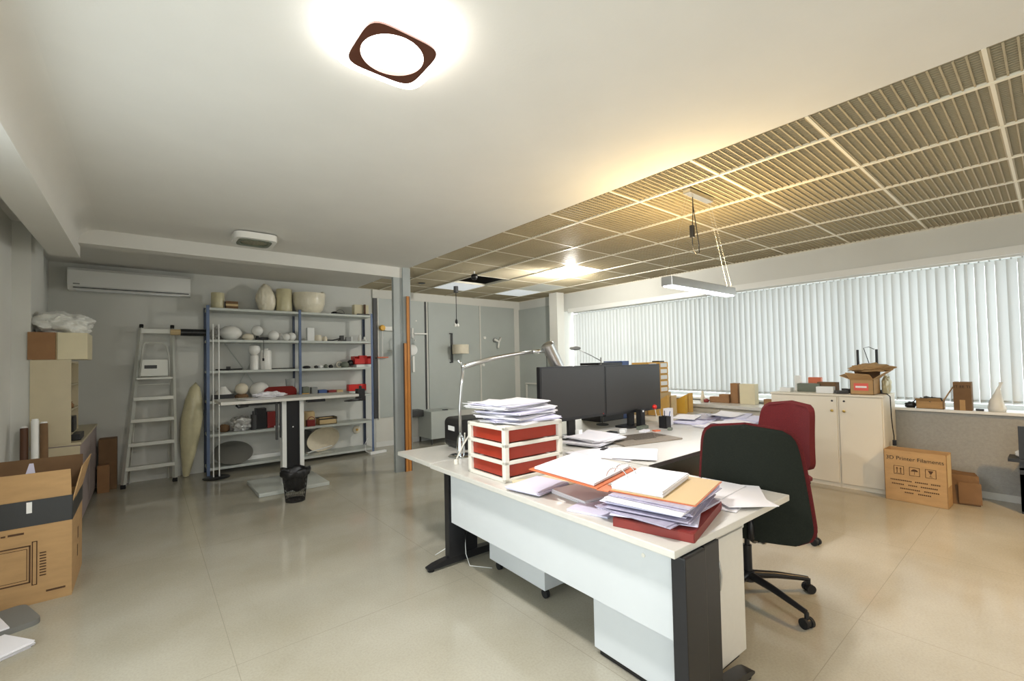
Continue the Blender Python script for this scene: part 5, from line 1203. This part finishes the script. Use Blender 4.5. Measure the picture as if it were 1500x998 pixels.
# things on the window ledge
WZ = .8858
t = thing('open_box', 'open cardboard box with one raised flap and cables on the window ledge', 'box', (6.66, .895, WZ))
MB().box((-.06, -.11, 0), (.06, .11, .004)).box((-.06, -.11, 0), (-.056, .11, .085)).box((.056, -.11, 0), (.06, .11, .085)).box((-.06, -.11, 0), (.06, -.106, .085)).box((-.06, .106, 0), (.06, .11, .085)).obj('body', 'card', t)
flap([(-.06, -.108, .085), (.06, -.108, .085), (.06, -.19, .25), (-.06, -.185, .235)]); flap([(-.06, -.10, .085), (-.06, .10, .085), (-.10, .11, .11), (-.10, -.09, .12)])
MB().blob((0, .0, .05), .05, .09, .04, 4, .5, 4, 2).obj('contents', 'dark_grey', t, True)
t = thing('brown_box', 'upright dark brown box with printed top on the window ledge', 'box', (6.66, .638, WZ))
MB().box((-.065, -.068, 0), (.065, .068, .295), bev=.002).obj('body', 'card_dark', t)
text_mesh('IT EE TI', .038, t, 'ink_black', Matrix(((0, 0, -1, -.0658), (-1, 0, 0, 0), (0, 1, 0, .235), (0, 0, 0, 1))), 'printed_letters')
MB().box((-.0672, -.02, .0), (-.0653, .022, .11)).obj('tape_patch', 'card', t)
t = thing('pointed_bag', 'pointed white plastic bag on the window ledge at the right', 'bag', (6.66, .40, WZ))
b = MB(); b.lathe([(0, 0), (.062, 0), (.066, .04), (.05, .11), (.026, .18), (.014, .23), (.012, .27), (.02, .295), (0, .30)], n=20)
for v in b.bm.verts: v.co.y -= .6*max(0, v.co.z-.12)**1.6; v.co += Vector((noise.noise(v.co*20), noise.noise(v.co*20+Vector((5, 0, 0))), 0))*.008
b.obj('bag', 'wrap_w', t, True)
single(MB().box((-.02, -.03, 0), (.02, .03, .02), bev=.004), 'plug', 'black', 'small dark plug left of the pointed white bag', 'plug', (6.66, .52, WZ))
t = thing('black_camera', 'small black gadget with cable at the left end of the window ledge', 'gadget', (6.65, 1.06, WZ)); MB().blob((0, 0, 0), .03, .045, .035, 3, .4).obj('body', 'black', t, True); MB().tube([(0, 0, .04), (0, -.05, .09), (0, -.12, .11), (.0, -.16, .09)], .006, 6).obj('cable', 'black', t, True)
# dark rack at the right edge of the picture
t = thing('black_rack', 'black rack with shelves cut off by the right edge of the photo', 'rack', (6.36, .10, 0))
MB().box((-.14, -.02, .0), (-.11, .15, .80)).box((-.14, -.9, .0), (-.11, -.86, .80)).obj('upright', 'black', t)
MB().box((-.14, -.9, .40), (.24, .15, .42)).obj('shelf', 'black', t); MB().box((-.14, -.9, .02), (.24, .15, .36)).obj('lower_box', 'dark_grey', t)
MB().box((-.16, .02, .47), (.1, .22, .50), m=Matrix.Rotation(0, 4, 'X')).obj('tray', 'black', t)
single(MB().blob((0, 0, 0), .05, .06, .04, 3, .2), 'white_cup', 'opal', 'white rounded thing on the black rack at the right edge', 'cup', (6.34, .22, .504), smooth=True)
# floor cables under the desks
t = thing('floor_cable', 'thin white cable hanging from the front desk down to the floor', 'cable', (1.74, 2.86, 0)); MB().tube([(.12, .02, .70), (.13, .04, .40), (.12, .0, .06), (.10, -.08, .006), (.2, -.22, .006)], .003, 6).tube([(.13, .04, .20), (.0, .10, .10), (-.06, .14, .06)], .003, 6).obj('cord', 'label_w', t, True)
# cartons beneath the far desks
single(MB().box((-.20, -.15, 0), (.20, .15, .38), bev=.003), 'brown_carton', 'card_orange', 'orange-brown carton on the floor under the far desk behind the black-backed chair', 'carton', (4.72, 2.45, 0))
single(MB().box((-.18, -.18, 0), (.18, .18, .30), bev=.003), 'brown_carton', 'card', 'tan carton on the floor under the monitor desk', 'carton', (4.05, 2.60, 0))
